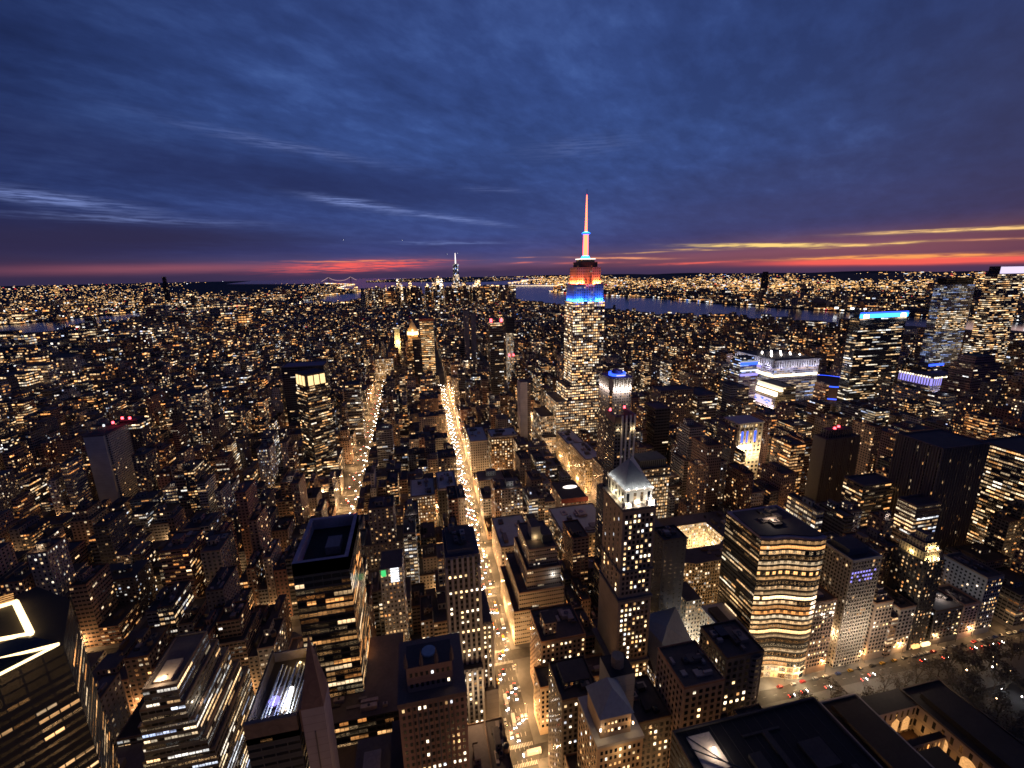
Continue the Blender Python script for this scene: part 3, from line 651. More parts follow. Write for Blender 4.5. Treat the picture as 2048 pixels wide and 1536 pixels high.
# --- faceted black tower with LED triangles
B = Bld('led_triangle_tower', 'black faceted tower with glowing cream triangles outlined along its crown, far lower left', 'tower', -206, -130, 60, 150, lm='the tower with the glowing triangles', h=172)
bl = st(cw=6, ch=4.2, fw=.93, fh=.36, lit=.36, run=2, br=1.0, hue=.18, fv=.5, wall=(.012, .012, .013))
C0 = (-134, 106); P = [C0, (C0[0]+30, C0[1]+0)] 
N0 = (-182, 58)
P = [(-182, 58), (-134, 106), (-150, 136), (-172, 150), (-206, 116), (-206, 82)]
m = B.mb('walls'); m.prism(P, 0, 158, bl, (.02, .02, .02)); m.prism(P, 158, 171, dict(bl, lit=0, fw=.9, fh=.8), (.02, .02, .02))
m = B.mb('crown'); 
m.face([(-134, 106, 171.1), (-182, 58, 171.1), (-186, 90, 176)], 'glass'); m.face([(-134, 106, 171.1), (-186, 90, 176), (-152, 114, 172)], 'glass')
m = B.mb('led_tubes')
zz = 172.2
for p, q, r in (((-134.6, 105, zz), (-146, 93, zz), .55), ((-146, 93, zz), (-170, 69, zz), .55), ((-134.6, 105, zz), (-152.5, 101.5, zz), .6), ((-152.5, 101.5, zz), (-190, 94, zz), .6),
                ((-150, 114, zz), (-172, 138, zz), 1.15), ((-150, 114, zz), (-172, 112.5, zz), .8), ((-172, 138, zz), (-190, 130, zz), .8)):
    m.tube(p, q, r, G['cream'], 6)
for k in range(4): m.tube((-173.5-k*1.2, 139.5+k*1.6, 172.5), (-192-k*1.2, 131.5+k*1.6, 172.5), .25, G['amber'], 5)
o = B.done(); lamp(o, (-160, 108, 176), (1, .75, .42), 1200, 1, 'crown_glow')
# --- curved glass office tower
B = Bld('curved_glass_tower', 'curved glass office tower with wavy golden lit floors and blue roof edge', 'office tower', 236, 292, 156, 205, lm='the curved glass tower with golden floors', h=80)
hs = st(cw=2.4, ch=4.3, fw=.96, fh=.62, lit=.88, run=9, br=1.35, hue=.20, fv=.40, wall=(.03, .028, .027))
hk = st(cw=5, ch=3.75, fw=.94, fh=.45, lit=.33, run=3, br=1.1, hue=.25, fv=.5, wall=(.012, .012, .013))
front = [(246, 165), (252, 163.2), (257, 162.4), (262, 162.2), (267, 161.2), (272, 159.2), (277, 157.0), (282, 155.2), (287, 154.6), (292, 155.4)]
m = B.mb('front_wall')
for i in range(len(front)-1):
    m.wall(front[i], front[i+1], 12, 123, dict(hs, lit=.88 if i < 6 else .62), .33)
m = B.mb('walls')
m.wall((246, 203), (246, 165), 10, 123, hk, .41); m.wall((292, 155.4), (292.4, 203), 10, 123, hk, .5); m.wall((292.4, 203), (246, 203), 10, 123, hk, .6)
m.prism(front+[(292.4, 203), (246, 203)], 0, 12, st(cw=4, ch=6, fw=.85, fh=.7, lit=.9, br=1.5, wall=(.2, .17, .13)), (.05, .05, .05))
m = B.mb('roof'); m.poly([(x, y) for x, y in front]+[(292.4, 203), (246, 203)], 123, 124.4, 'roof', (.20, .20, .30)); m.poly([(x, y+3) for x, y in front]+[(289.4, 200), (249, 200)], 124.4, 125, 'roof', (.05, .05, .055))
clutter(B, 254, 284, 172, 198, 125, 9, hmax=3); m.solid(262, 276, 182, 184, 125, 127, 'roof', (.3, .3, .3))
o = B.done(); lamp(o, (268, 180, 130), (1, .9, .8), 1500, .4, 'roof_lamp'); lamp(o, (286, 150, 7), (1, .72, .4), 9000, .8, 'entrance_lamp'); lamp(o, (260, 152, 7), (1, .72, .4), 7000, .8, 'entrance_lamp_b')
B = Bld('corner_stone_building', 'low beige stone corner building with rows of lit windows below the curved glass tower', 'office building', 212, 241, 158, 218, h=40)
kb = st(cw=2.9, ch=3.9, fw=.48, fh=.55, lit=.5, run=1, br=.9, hue=.35, wall=(.34, .28, .19))
m = B.mb('walls'); m.box(226, 245, 158, 196, 0, 44, kb); m.box(212, 226, 196, 218, 0, 52, dict(kb, lit=.3)); m.solid(225.6, 245.4, 157.6, 196.2, 43.6, 45, 'stone'); m.solid(228, 236, 170, 190, 45, 48, 'roof', (.05, .05, .05))
o = B.done(); lamp(o, (221, 168, 8), (1, .78, .45), 9000, .6, 'street_glow'); lamp(o, (219, 190, 6), (.95, .97, 1), 9000, .5, 'shopfront_light')
# --- slim neighbours along the cross street
def slim(name, label, x0, x1, y1, H, d, lm=None, crown=None, par=True, nx=5, nz=14, lit=.2, mats=(.5, .3, .1, .05, .05), cat='office building', win=True, y0=157.0, ww=None, rows=None, seed=0):
    B = Bld(name, label, cat, x0, x1, y0, y1, lm=lm, h=H*.6)
    m = B.mb('walls'); dd = dict(d)
    if win: dd.update(fw=0, fh=0, lit=0)
    m.box(x0, x1, y0, y1, 0, H, dd, (.06, .06, .065))
    if not win: pass
    if par: B.mb('parapet').parapet(x0-.1, x1+.1, y0-.1, y1+.1, H, 1.3, .6, 'roof', tuple(min(.5, c*1.3) for c in d['wall']))
    rn = random.Random(int(x0*7)+seed); clutter(B, x0+1, x1-1, y0+2, y1-1, H, 10, rn, 3)
    if win:
        w = ww or (x1-x0)/nx*.5
        windows(B, (x0, y0), (x1, y0), 6, H-1.5, nx, nz, w, (H-7.5)/nz*.55, lit, .4, rnd=rn, mats=mats, rows=rows)
        windows(B, (x0, y1), (x0, y0), 6, H-1.5, max(3, int((y1-y0)/3.2)), nz, 1.4, (H-7.5)/nz*.5, lit*.5, .6, rnd=rn, mats=mats)
        windows(B, (x1, y0), (x1, y1), 6, H-1.5, max(3, int((y1-y0)/3.2)), nz, 1.4, (H-7.5)/nz*.5, lit*.5, .6, rnd=rn, mats=mats)
    if crown: crown(B)
    return B.done()
slim('brick_office_building', 'brown office building with rows of lit windows squeezed against the curved glass tower', 294.5, 314, 186, 66, st(wall=(.13, .085, .06)), nx=7, nz=16, lit=.10, rows={0: .9, 1: .95, 5: .1, 9: 1.0, 12: .9})
wg = st(cw=2.6, ch=3.4, fw=.64, fh=.62, lit=.07, run=1, br=1.0, hue=.3, wall=(.42, .37, .31))
B = Bld('white_grid_tower', 'white tower with a grid of dark windows, a few lit blue near the top', 'tower', 321, 349, 156, 184, lm='the white tower with a window grid', h=60)
m = B.mb('walls'); m.box(322, 348.5, 157, 183, 0, 97, wg, (.07, .07, .08)); m.box(326, 344, 164, 180, 97, 103, st(lit=0, fw=0, wall=(.05, .05, .05)))
m = B.mb('piers')
for i in range(11): x = 322.2+i*2.61; m.solid(x-.22, x+.22, 156.5, 157, 8, 97, 'stone')
for i in range(11): y = 157.4+i*2.55; m.solid(321.5, 322, y-.22, y+.22, 8, 97, 'stone')
m = B.mb('parapet'); m.parapet(321.6, 348.9, 156.6, 183.4, 97, 2.2, .8, 'stone')
m = B.mb('blue_windows'); rn = random.Random(3)
for xx in (326, 335, 344): lamp(B.o, (xx, 138, 34), (1, .80, .60), 11000, 1.5, 'facade_wash')  # added fill lamps in mid-air, standing in for street light on the front
for yy in (162, 172): lamp(B.o, (318, yy, 30), (1, .68, .36), 6000, .6, 'side_fill_light')  # more added fill lamps, brightening the tower's side wall
for j in range(3):
    for i in range(9):
        if rn.random() < .8-.1*j: x = 323.2+i*2.61; z = 86.6-j*3.6; m.face([(x, 156.93, z), (x+1.7, 156.93, z), (x+1.7, 156.93, z+1.6), (x, 156.93, z+1.6)], G['violet'])
o = B.done()
def deco(B):
    m = B.mb('crown')
    cx = (B.x)
    m.box(cx-5, cx+5, 160, 172, 54, 60, st(cw=2.5, ch=4, fw=.4, lit=.3, wall=(.14, .11, .09))); m.box(cx-2.5, cx+2.5, 162, 170, 60, 64, st(lit=0, fw=0, wall=(.14, .11, .09)))
slim('narrow_brick_tower', 'narrow brown brick tower with stepped crown standing right of the white grid tower', 353.5, 370.5, 180, 54, st(wall=(.17, .13, .10)), crown=deco, nx=5, nz=13, lit=.04, rows={0: .9, 5: 1.0, 12: .5})
slim('narrow_stone_building', 'narrow pale stone building, second to the right of the white grid tower', 379.5, 395.5, 182, 44, st(wall=(.22, .185, .15)), nx=4, nz=10, lit=.05, rows={9: .8})
# black and gold tower
bk = st(cw=3.2, ch=3.7, fw=.36, fh=.5, lit=.30, hue=.2, br=.9, wall=(.022, .02, .02))
B = Bld('gold_crowned_black_tower', 'black brick tower with a floodlit golden stepped crown beside the park street', 'tower', 396, 418, 157, 185, lm='the black tower with the golden crown', h=70)
m = B.mb('walls'); m.prism([(398, 157), (414, 157), (416, 159), (416, 182), (396, 182), (396, 159)], 0, 84, bk, (.02, .02, .02))
m = B.mb('crown'); cg = st(cw=2.2, ch=4, fw=.3, fh=.7, lit=.0, wall=(.46, .36, .20))
m.box(397.5, 414.5, 160, 180, 84, 91, cg); m.box(400, 412, 163, 177, 91, 97, cg); m.box(403, 409, 166, 174, 97, 103, cg)
for x in (398, 402, 406, 410, 414): m.cone(x, 158.6, 84, 88.5, .9, .3, 'stone', 5)
for x in (400.5, 411.5): m.cone(x, 162, 91, 95, .8, .2, 'stone', 5)
o = B.done()
for x in (399, 404, 409, 414): lamp(o, (x, 158.4, 85), (1, .78, .42), 1500, .4, 'crown_floodlight')
for x in (401, 406, 411): lamp(o, (x, 161.4, 92.3), (1, .78, .42), 1200, .4, 'crown_floodlight_upper')
lamp(o, (396, 170, 86), (1, .78, .42), 1400, .4, 'crown_floodlight_side')
slim('low_dark_building', 'low dark building with bright lamps on its roof between the golden crown and the park', 419, 448, 196, 34, st(wall=(.05, .045, .045)), nx=7, nz=8, lit=.2)
_o = bpy.data.objects['low_dark_building']
for x, y in ((424, 175), (438, 168), (430, 190)): lamp(_o, (x, y, 38), (.95, .97, 1), 1800, .4, 'roof_lamp')
slim('pale_slab_building', 'slender pale brown slab facing the park, left of the wide stepped block', 449.5, 466, 180, 34, st(wall=(.22, .16, .14)), nx=4, nz=9, lit=.05)
slim('park_side_block', 'wide grey stepped block facing the park at the right edge', 467.5, 486, 190, 57, st(cw=3, wall=(.12, .12, .125)), nx=7, nz=14, lit=.25, rows={6: .9, 8: .8, 1: .6})
# --- block around a brightly lit courtyard
cy = st(cw=2.6, ch=3.6, fw=.6, fh=.62, lit=.55, run=1, br=1.1, hue=.42, fv=.2, wall=(.40, .31, .19))
B = Bld('courtyard_building', 'large block with a brightly lit golden courtyard behind the curved glass tower', 'department building', 236, 332, 238, 320, lm='the block with the golden courtyard', h=50)
m = B.mb('walls')
out = [(238, 245), (250, 240), (300, 240), (330, 262), (332, 318), (238, 318)]
inn = [(256, 262), (290, 262), (302, 270), (302, 300), (262, 300), (256, 290)]
for i in range(6): m.wall(out[i], out[(i+1) % 6], 0, 50, dict(cy, lit=.25, wall=(.3, .25, .18)), .1*i)
for i in range(6): m.wall(inn[(i+1) % 6], inn[i], 18, 50, dict(cy, lit=.85, br=1.5), .17*i)
m = B.mb('roof')
for i in range(6):
    j = (i+1) % 6; a, b_, c, d_ = out[i], out[j], inn[j], inn[i]; m.face([(*a, 50), (*b_, 50), (*c, 50), (*d_, 50)], 'roof', C=(.07, .07, .085, 1))
m.face([(x, y, 18) for x, y in inn], 'roof', C=(.25, .22, .18, 1)); clutter(B, 262, 296, 242, 258, 50, 6, hmax=3); clutter(B, 305, 328, 275, 315, 50, 7, hmax=4)
o = B.done()
for x, y in ((268, 270), (290, 275), (280, 290), (296, 292), (264, 285)): lamp(o, (x, y, 26), (1, .74, .40), 9000, .8, 'courtyard_lamp')
# --- dark slab
slim('dark_slab_tower', 'nearly black slab tower just right of the tower with the floodlit pyramid roof', 188, 208, 215, 110, st(cw=5, ch=4, fw=.3, fh=.3, lit=.015, wall=(.035, .035, .038)), win=False, lm='the nearly black slab tower', y0=197)
m = MB(); bo = bpy.data.objects['dark_slab_tower']; m.solid(186, 203, 218, 236, 0, 106, 'roof', (.10, .10, .11)); m.build('rear_wing', bo, bo.location); 
# --- brightly lit grid tower
lg = st(cw=2.7, ch=3.9, fw=.66, fh=.62, lit=.92, run=1, br=1.0, hue=.34, fv=.2, wall=(.10, .075, .05))
B = Bld('golden_grid_tower', 'flat-topped tower whose whole front is a grid of golden lit windows', 'office tower', 230, 273, 322, 352, lm='the golden window-grid tower', h=85)
m = B.mb('walls'); m.box(233, 270, 324, 350, 0, 96, lg); m.box(231.5, 271.5, 323, 351, 96, 98, st(lit=0, fw=0, wall=(.06, .06, .06))); m.box(233, 270, 324, 350, 98, 107, dict(lg, lit=.6, fh=.35)); m.box(236, 267, 327, 348, 107, 116, st(cw=2.4, ch=9, fw=.5, fh=.8, lit=0, wall=(.05, .05, .05)))
B.done()
# --- white striped tall tower with recess
B = Bld('striped_condo_tower', 'tall slim tower with white vertical stripes and two red beacons on its roof', 'apartment tower', 180, 202, 274, 300, lm='the slim white-striped tower', h=140)
dkc = st(cw=3, ch=3.4, fw=.7, fh=.5, lit=.06, hue=.3, wall=(.05, .05, .055))
m = B.mb('walls'); m.box(181, 201, 275, 297, 0, 180, dkc, (.03, .03, .03)); m.box(176, 204, 272, 300, 0, 110, dict(dkc, lit=.08))
m = B.mb('piers')
for x in (187.5, 191.5, 195.5, 199.6): m.solid(x-.75, x+.75, 274.1, 275, 60, 187, 'white')
m = B.mb('roof_screen'); m.solid(181, 187, 275, 276.2, 180, 186, 'roof', (.12, .12, .13)); m.solid(181, 183, 276, 297, 180, 187, 'roof', (.16, .16, .22)); m.solid(199, 201, 276, 297, 180, 187, 'roof', (.16, .16, .22))
m = B.mb('beacon'); m.cone(183.5, 292, 187, 189, 1.1, .8, G['red'], 8); m = B.mb('beacon'); m.cone(199.5, 296, 187, 189, 1.1, .8, G['red'], 8)
o = B.done(); lamp(o, (184, 273.6, 174), (1, .7, .35), 900, .3, 'wall_lamp'); lamp(o, (197.5, 273.4, 174), (1, .7, .35), 900, .3, 'wall_lamp')
# --- tower with white pleated crown and blue halo
B = Bld('white_crowned_tower', 'tower with a floodlit white pleated crown and a round blue-lit roof, right of the skyscraper', 'hotel tower', 240, 282, 428, 470, lm='the tower with the white pleated crown', h=120)
wc = st(cw=3.2, ch=3.6, fw=.5, fh=.5, lit=.22, hue=.2, br=.8, wall=(.09, .075, .07))
m = B.mb('walls'); m.prism([(250, 431), (275, 431), (279, 436), (279, 468), (247, 468), (247, 434)], 0, 166, wc); m.box(242, 285, 428, 470, 0, 60, dict(wc, lit=.35))
m = B.mb('crown'); wp = st(lit=0, fw=0, wall=(.40, .38, .36)); m.prism([(250, 431), (275, 431), (279, 436), (279, 468), (247, 468), (247, 434)], 166, 181, wp, (.03, .03, .06))
for i in range(9): x = 250.3+i*3.05; m.solid(x-.5, x+.5, 429.9, 431, 166, 181, 'darkstone')
for i in range(9): y = 435+i*3.7; m.solid(245.9, 247, y-.6, y+.6, 166, 181, 'darkstone')
m = B.mb('roof_drum'); m.cone(264, 450, 181, 184.5, 11, 11, G['blue'], 20, cap=False); m.cone(264, 450, 184.5, 188, 8, 6, 'roof', 16, C=(.04, .04, .12)); m.solid(258, 270, 438.3, 438.9, 182, 183.2, G['lilac'])
o = B.done()
for x in (253, 258, 263, 268, 273): lamp(o, (x, 428, 166.5), (1, .90, .82), 5200, .5, 'crown_floodlight')
for y in (438, 446, 454, 462): lamp(o, (243.5, y, 166.5), (1, .88, .78), 4500, .5, 'crown_floodlight_side')
lamp(o, (264, 437, 190), (.1, .2, 1), 5000, 1, 'roof_glow')
# --- terraced stone building
B = Bld('terraced_building', 'stepped stone office building with four terraces on the right side of the central avenue', 'office building', 77, 126, 236, 300, lm='the stepped building with four terraces', h=60)
tr = st(cw=1.9, ch=4.2, fw=.72, fh=.34, lit=.10, run=3, br=.8, hue=.3, wall=(.33, .28, .22))
m = B.mb('walls')
for i, (x0, x1, yy, z0, z1) in enumerate(((78, 100, 237, 0, 33), (83, 123, 239, 0, 49), (91, 121, 243, 49, 67), (94, 119, 248, 67, 83))):
    m.box(x0, x1, yy, 300-i*3, z0, z1, dict(tr, lit=.3 if i == 0 else .12), (.06, .06, .07), seed=.2*i+.1); B.mb('parapet').parapet(x0, x1, yy, 300-i*3, z1, .9, .5, 'roof', (.2, .17, .15))
m.box(100, 108, 262, 276, 83, 96, st(lit=0, fw=0, wall=(.28, .24, .20))); m.box(108, 117, 255, 268, 83, 91, st(lit=0, fw=0, wall=(.04, .04, .04)))
o = B.done(); lamp(o, (103, 260, 86), (1, .75, .4), 500, .3, 'terrace_lamp'); lamp(o, (114, 241.5, 60), (.95, .97, 1), 700, .3, 'terrace_lamp_white')
# --- nearer blocks right of the central avenue
ph = lambda x0, x1, y0, y1, z0, z1, w, rf=(.05, .05, .055): (lambda B: B.mb('penthouse').box(x0, x1, y0, y1, z0, z1, st(cw=3, lit=.3, fh=.45, wall=w), rf))
o = slim('brick_penthouse_block', 'brown brick block with a small rooftop penthouse directly below the stepped building', 84, 117, 206, 60, st(wall=(.18, .12, .08)), y0=174, nx=10, nz=13, lit=.22, crown=ph(88, 97, 180, 192, 60, 70, (.13, .09, .07)), rows={0: .55, 1: .25, 2: .3})
o = slim('avenue_corner_building', 'low brick corner building with a cluttered roof beside the bright lower avenue', 78.5, 132, 174, 40, st(wall=(.20, .15, .10)), y0=157, nx=17, nz=8, lit=.12)
o = slim('dark_brick_building', 'dark brick building with bright white stacked windows beside the avenue at the bottom', 78.5, 101, 138, 80, st(wall=(.055, .045, .04)), y0=112, nx=7, nz=19, lit=.22, mats=(.2, .45, .05, .3, 0), crown=ph(82, 98, 120, 134, 80, 84, (.05, .05, .05)), lm='the dark brick building with white windows')
o = slim('corner_brown_building', 'plain brown building at the bottom edge, right of the avenue', 79, 106, 108, 46, st(wall=(.14, .10, .07)), y0=90, nx=8, nz=10, lit=.3)
# pyramid topped brick house
B = Bld('hipped_roof_building', 'tan brick building with a grey hipped roof and wall lamps at the bottom centre', 'apartment building', 85, 118, 76, 110, lm='the hipped-roof building', h=95)
tb = st(lit=0, fw=0, fh=0, wall=(.24, .16, .09))
m = B.mb('walls'); m.box(85, 109, 78, 104, 0, 90, tb, (.04, .04, .045)); m.box(87.5, 103.5, 81, 98, 90, 103, tb); m.box(100, 114, 98, 112, 0, 106, dict(tb, wall=(.13, .12, .11)), (.03, .03, .035))
m = B.mb('roof'); q = [(86.5, 80, 103), (104.5, 80, 103), (104.5, 99, 103), (86.5, 99, 103)]; ap = [(95.5, 87, 113), (95.5, 93, 113)]
m.face([q[0], q[1], ap[0]], 'copper'); m.face([q[1], q[2], ap[1], ap[0]], 'copper'); m.face([q[2], q[3], ap[1]], 'copper'); m.face([q[3], q[0], ap[0], ap[1]], 'copper')
m = B.mb('cornice'); m.solid(84.6, 109.4, 77.6, 104.4, 88.6, 90.3, 'stone'); B.mb('water_tank').cone(107, 105, 106, 112, 3.6, 3.4, 'roof', 8, C=(.16, .16, .17))
rn = random.Random(8)
windows(B, (87.5, 81), (103.5, 81), 92, 101, 7, 2, 1.1, 1.8, .35, 1.5, rnd=rn); windows(B, (85, 78), (109, 78), 45, 87, 9, 10, 1.3, 2.2, .28, 1.0, rnd=rn, mats=(.5, .3, .2, 0, 0)); windows(B, (85, 104), (85, 78), 45, 87, 8, 10, 1.3, 2.2, .3, 1.0, rnd=rn)
o = B.done(); lamp(o, (87, 79.5, 97), (1, .75, .42), 700, .25, 'wall_lamp'); lamp(o, (104, 79.5, 97), (1, .75, .42), 500, .25, 'wall_lamp'); lamp(o, (96, 74, 84), (1, .72, .4), 500, .25, 'wall_lamp')
for x, g_ in ((87, 'white'), (104, 'warm')): m = MB(); m.cone(x, 79.8, 96.6, 97.6, .35, .35, G[g_], 8); m.build('wall_lamp_head', o, B.loc)
# folded glass roof building
B = Bld('folded_roof_building', 'building with sharply folded grey metal roof planes beside the pyramid-roof tower', 'building', 162, 204, 157, 196, lm='the building with the folded grey roof', h=45)
m = B.mb('walls'); m.box(164, 202, 158, 194, 0, 30, st(cw=3.5, ch=4, fw=.6, fh=.5, lit=.6, br=1.2, hue=.6, wall=(.28, .23, .17)))
m = B.mb('roof'); z = 31
a, b_, c, d_ = (164, 158, 30), (184, 155, 31), (203, 170, 36), (202, 195, 50); e, f_, g_ = (166, 190, 52), (180, 172, 56), (172, 164, 50)
for q in ((a, b_, g_), (b_, f_, g_), (b_, c, f_), (c, d_, f_), (d_, e, f_), (e, g_, f_), (e, a, g_)): m.face(list(q), 'copper')
B.done()
bo = B.o; lamp(bo, (176, 153, 22), (1, .75, .45), 1800, .4, 'facade_lamp'); lamp(bo, (206, 188, 20), (.9, .95, 1), 14000, .5, 'plaza_light')
o = slim('brown_narrow_tower', 'plain brown tower with a cluttered roof in front of the folded-roof building', 143, 168, 124, 90, st(wall=(.15, .105, .08)), y0=96, nx=6, nz=19, lit=.05, lm='the plain brown tower with the cluttered roof')
def rc(B):
    m = B.mb('corner_drum'); m.cone(203, 116, 50, 83, 5.5, 5.5, 'roof', 14, d=st(cw=2, ch=4, fw=.8, fh=.4, lit=.1, wall=(.10, .09, .08))); m.solid(188, 194, 126, 134, 85, 88, 'metal')
o = slim('rounded_corner_building', 'dark building with a flat black roof and rounded corner left of the park street', 182, 208, 138, 85, st(cw=3.4, wall=(.06, .05, .045)), y0=112, nx=6, nz=16, lit=.10, crown=rc, rows={5: .9, 6: .9, 8: .8, 9: .9, 11: .8}, lm='the dark building with the rounded corner')
slim('mid_dark_block', 'small dark block with a bright loft window below the folded-roof building', 120, 142, 132, 62, st(wall=(.07, .06, .055)), y0=104, nx=6, nz=12, lit=.15)
# big dark roof
B = Bld('flat_black_roof_tower', 'broad tower seen only as a huge flat black roof at the bottom right', 'office tower', 118, 200, -60, 75, lm='the huge flat black roof', h=100)
m = B.mb('walls'); m.box(119, 199, -60, 70, 0, 99, st(cw=4, ch=4, fw=.9, fh=.4, lit=.0, wall=(.025, .025, .027)), (.016, .016, .017))
m = B.mb('parapet'); m.parapet(119, 199, -60, 70, 99, 1.1, .8, 'roof', (.06, .06, .065))
for k in range(13): B.mb('roof_seam').solid(120+k*6, 120.25+k*6, -55, 69, 99, 99.12, 'roof', (.05, .05, .055))
for (xa, xb, ya, yb, hh) in ((146, 152, 30, 52, 2.2), (160, 163, 20, 60, 1.2), (172, 184, 40, 52, 1.6), (150, 170, 60, 61, .8), (186, 189, 30, 38, 2.4)): B.mb('rooftop_unit').solid(xa, xb, ya, yb, 99, 99+hh, 'roof', (.05, .05, .052))
m = B.mb('roof_well'); m.solid(124, 136, 50, 66, 99, 99.6, 'roof', (.45, .45, .45)); m.tube((122, 60, 101), (140, 47, 101), .3, 'metal'); m.tube((124, 66, 100), (136, 50, 100), .2, 'metal'); m.cone(133, 58, 99.6, 100.6, .8, .6, G['white'], 8)
o = B.done(); lamp(o, (132, 56, 102.5), (1, .97, .9), 900, .3, 'roof_lamp')
# library
B = Bld('library_building', 'low dark marble library with courtyards glowing orange at the bottom right corner', 'library', 260, 362, -60, 118, lm='the low library with the orange courtyard', h=27)
lb = st(cw=5, ch=9, fw=.35, fh=.6, lit=.04, hue=.1, wall=(.20, .17, .14)); rf = (.022, .022, .024)
m = B.mb('walls')
m.box(262, 292, -60, 116, 0, 27, lb, rf); m.box(325, 360, -60, 112, 0, 27, lb, rf); m.box(292, 325, 100, 113, 0, 27, lb, rf); m.box(296, 312, -60, 78, 0, 24, lb, rf); m.box(292, 325, 82, 86, 0, 22, dict(lb, lit=.9, cw=3), rf)
m.box(292, 325, -60, 100, 0, 6, lb, (.05, .04, .03))
m = B.mb('parapet'); m.parapet(262, 292, -60, 116, 27, 1.2, 1.0, 'stone'); m.parapet(325, 360, -60, 112, 27, 1.0, .8, 'roof', (.07, .07, .07))
m.solid(266, 288, -50, 110, 28, 31, 'roof', (.03, .03, .032)); m.solid(332, 354, -50, 104, 27, 31, 'roof', (.03, .03, .032))
m = B.mb('arched_window')
for k in range(3):
    y = 88-k*15-4; pts = [(324.9, y+4, 9)]+[(324.9, y+4*math.cos(R(a)), 17+3.6*math.sin(R(a))) for a in range(0, 181, 20)]+[(324.9, y-4, 9)]
    m.face(pts, G['amber'])
for k in range(3): x = 297+k*9; m.face([(x, 99.9, 8), (x+6, 99.9, 8), (x+6, 99.9, 17), (x+3, 99.9, 20), (x, 99.9, 17)], G['amber'])
o = B.done()
for x, y in ((319, 92), (318, 72), (319, 55), (302, 92)): lamp(o, (x, y, 12), (1, .50, .14), 450, .4, 'courtyard_lamp')
for y in (110, 96, 82, 68): lamp(o, (258.5, y, 6), (1, .62, .3), 5200, .4, 'facade_wash')
# --- tower with golden top cut at 45 degrees
B = Bld('diagonal_gold_crown_tower', 'dark tower turned diagonally with a glowing gold ribbed crown left of the split avenue', 'office tower', -172, -116, 600, 665, lm='the diagonal tower with the gold crown', h=120)
r2 = 23; c_ = (-146, 632)
def dia(r): return [(c_[0]-r*.15, c_[1]-r*1.4), (c_[0]+r*1.35, c_[1]-r*.15), (c_[0]+r*.15, c_[1]+r*1.3), (c_[0]-r*1.35, c_[1]+r*.1)]
da = st(cw=4.2, ch=3.9, fw=.86, fh=.5, lit=.36, run=2, br=1.15, hue=.3, fv=.75, wall=(.03, .028, .03))
m = B.mb('walls'); m.prism(dia(18), 0, 150, da); m.box(-172, -118, 612, 668, 0, 34, da)
m = B.mb('crown'); m.prism(dia(17), 150, 153.5, dict(da, lit=1, fw=.9, fh=.7, br=1.3)); m.prism(dia(16.5), 153.5, 172, st(lit=0, fw=0, wall=(.03, .03, .03)), (.03, .03, .05))
P = dia(17.2)
for i in (0, 3):
    p, q = Vector((*P[i], 0)), Vector((*P[(i+1) % 4], 0))
    for k in range(3):
        a = p+(q-p)*(.10+.28*k); b2 = p+(q-p)*(.10+.28*k+.23); n_ = Vector(((q-p).y, -(q-p).x, 0)).normalized()*.1
        m.face([(a.x+n_.x, a.y+n_.y, 154.5), (b2.x+n_.x, b2.y+n_.y, 154.5), (b2.x*.99+c_[0]*.01, b2.y*.99+c_[1]*.01, 169), (a.x*.99+c_[0]*.01, a.y*.99+c_[1]*.01, 169)], G['gold'])
B.done()
# ---------------------------------------------------------------- middle distance landmarks
def simple(name, label, cat, boxes, lm=None, occ=None, h=None, extra=None):
    x0 = min(b[0] for b in boxes); x1 = max(b[1] for b in boxes); y0 = min(b[2] for b in boxes); y1 = max(b[3] for b in boxes)
    B = Bld(name, label, cat, x0, x1, y0, y1, lm=lm, h=h or max(b[5] for b in boxes)*.7)
    for i, bx in enumerate(boxes):
        m = B.mb('walls' if i == 0 else 'upper_tier'); m.box(*bx[:6], bx[6], bx[7] if len(bx) > 7 else (.05, .05, .06))
        if bx[5]-bx[4] > 12: B.mb('parapet').parapet(bx[0], bx[1], bx[2], bx[3], bx[5], 1.2, .7, 'roof', (.10, .10, .12))
    if extra: extra(B)
    return B.done()
dg = lambda **k: st(**{**dict(cw=5, ch=4.6, fw=.9, fh=.45, lit=.4, run=2, br=1.2, hue=.4, fv=.6, wall=(.03, .03, .035)), **k})
def ex(B):
    m = B.mb('roof_sign'); m.solid(917, 1041, 688.6, 690, 208, 216, G['cyan'], bottom=True); m.solid(917, 1041, 688.4, 690, 216, 219.5, G['blue'], bottom=True); m.solid(1041, 1042.4, 690, 712, 208, 218, G['blue'])
    m = B.mb('roof_floodlight'); m.cone(930, 687, 209, 215, 5, 4.5, G['white'], 10); m = B.mb('roof_floodlight'); m.cone(1026, 687, 209, 215, 5, 4.5, G['white'], 10)
simple('blue_banded_tower', 'broad black tower topped by a glowing cyan and blue band with two white floodlights', 'office tower', [(918, 1040, 690, 712, 0, 208, dg(cw=6, ch=5, lit=.36, run=3, hue=.45)), (925, 1033, 693, 710, 208, 219, dg(lit=0))], 'the black tower with the cyan roof band', extra=ex)
def ex(B):
    m = B.mb('crown_panel'); m.solid(1388, 1470, 758.4, 760, 291, 307, G['lilac'], bottom=True)
simple('lilac_topped_tower', 'tall golden lit tower with a pale lilac glowing top at the right edge', 'office tower', [(1384, 1470, 760, 785, 0, 290, dg(cw=6, ch=5, lit=.72, hue=.34, fv=.35, wall=(.06, .05, .05))), (1388, 1470, 760, 783, 290, 307, dg(lit=0)), (1374, 1478, 762, 790, 0, 120, dg(cw=6, ch=5, lit=.95, fv=.2))], 'the tower with the lilac top', extra=ex)
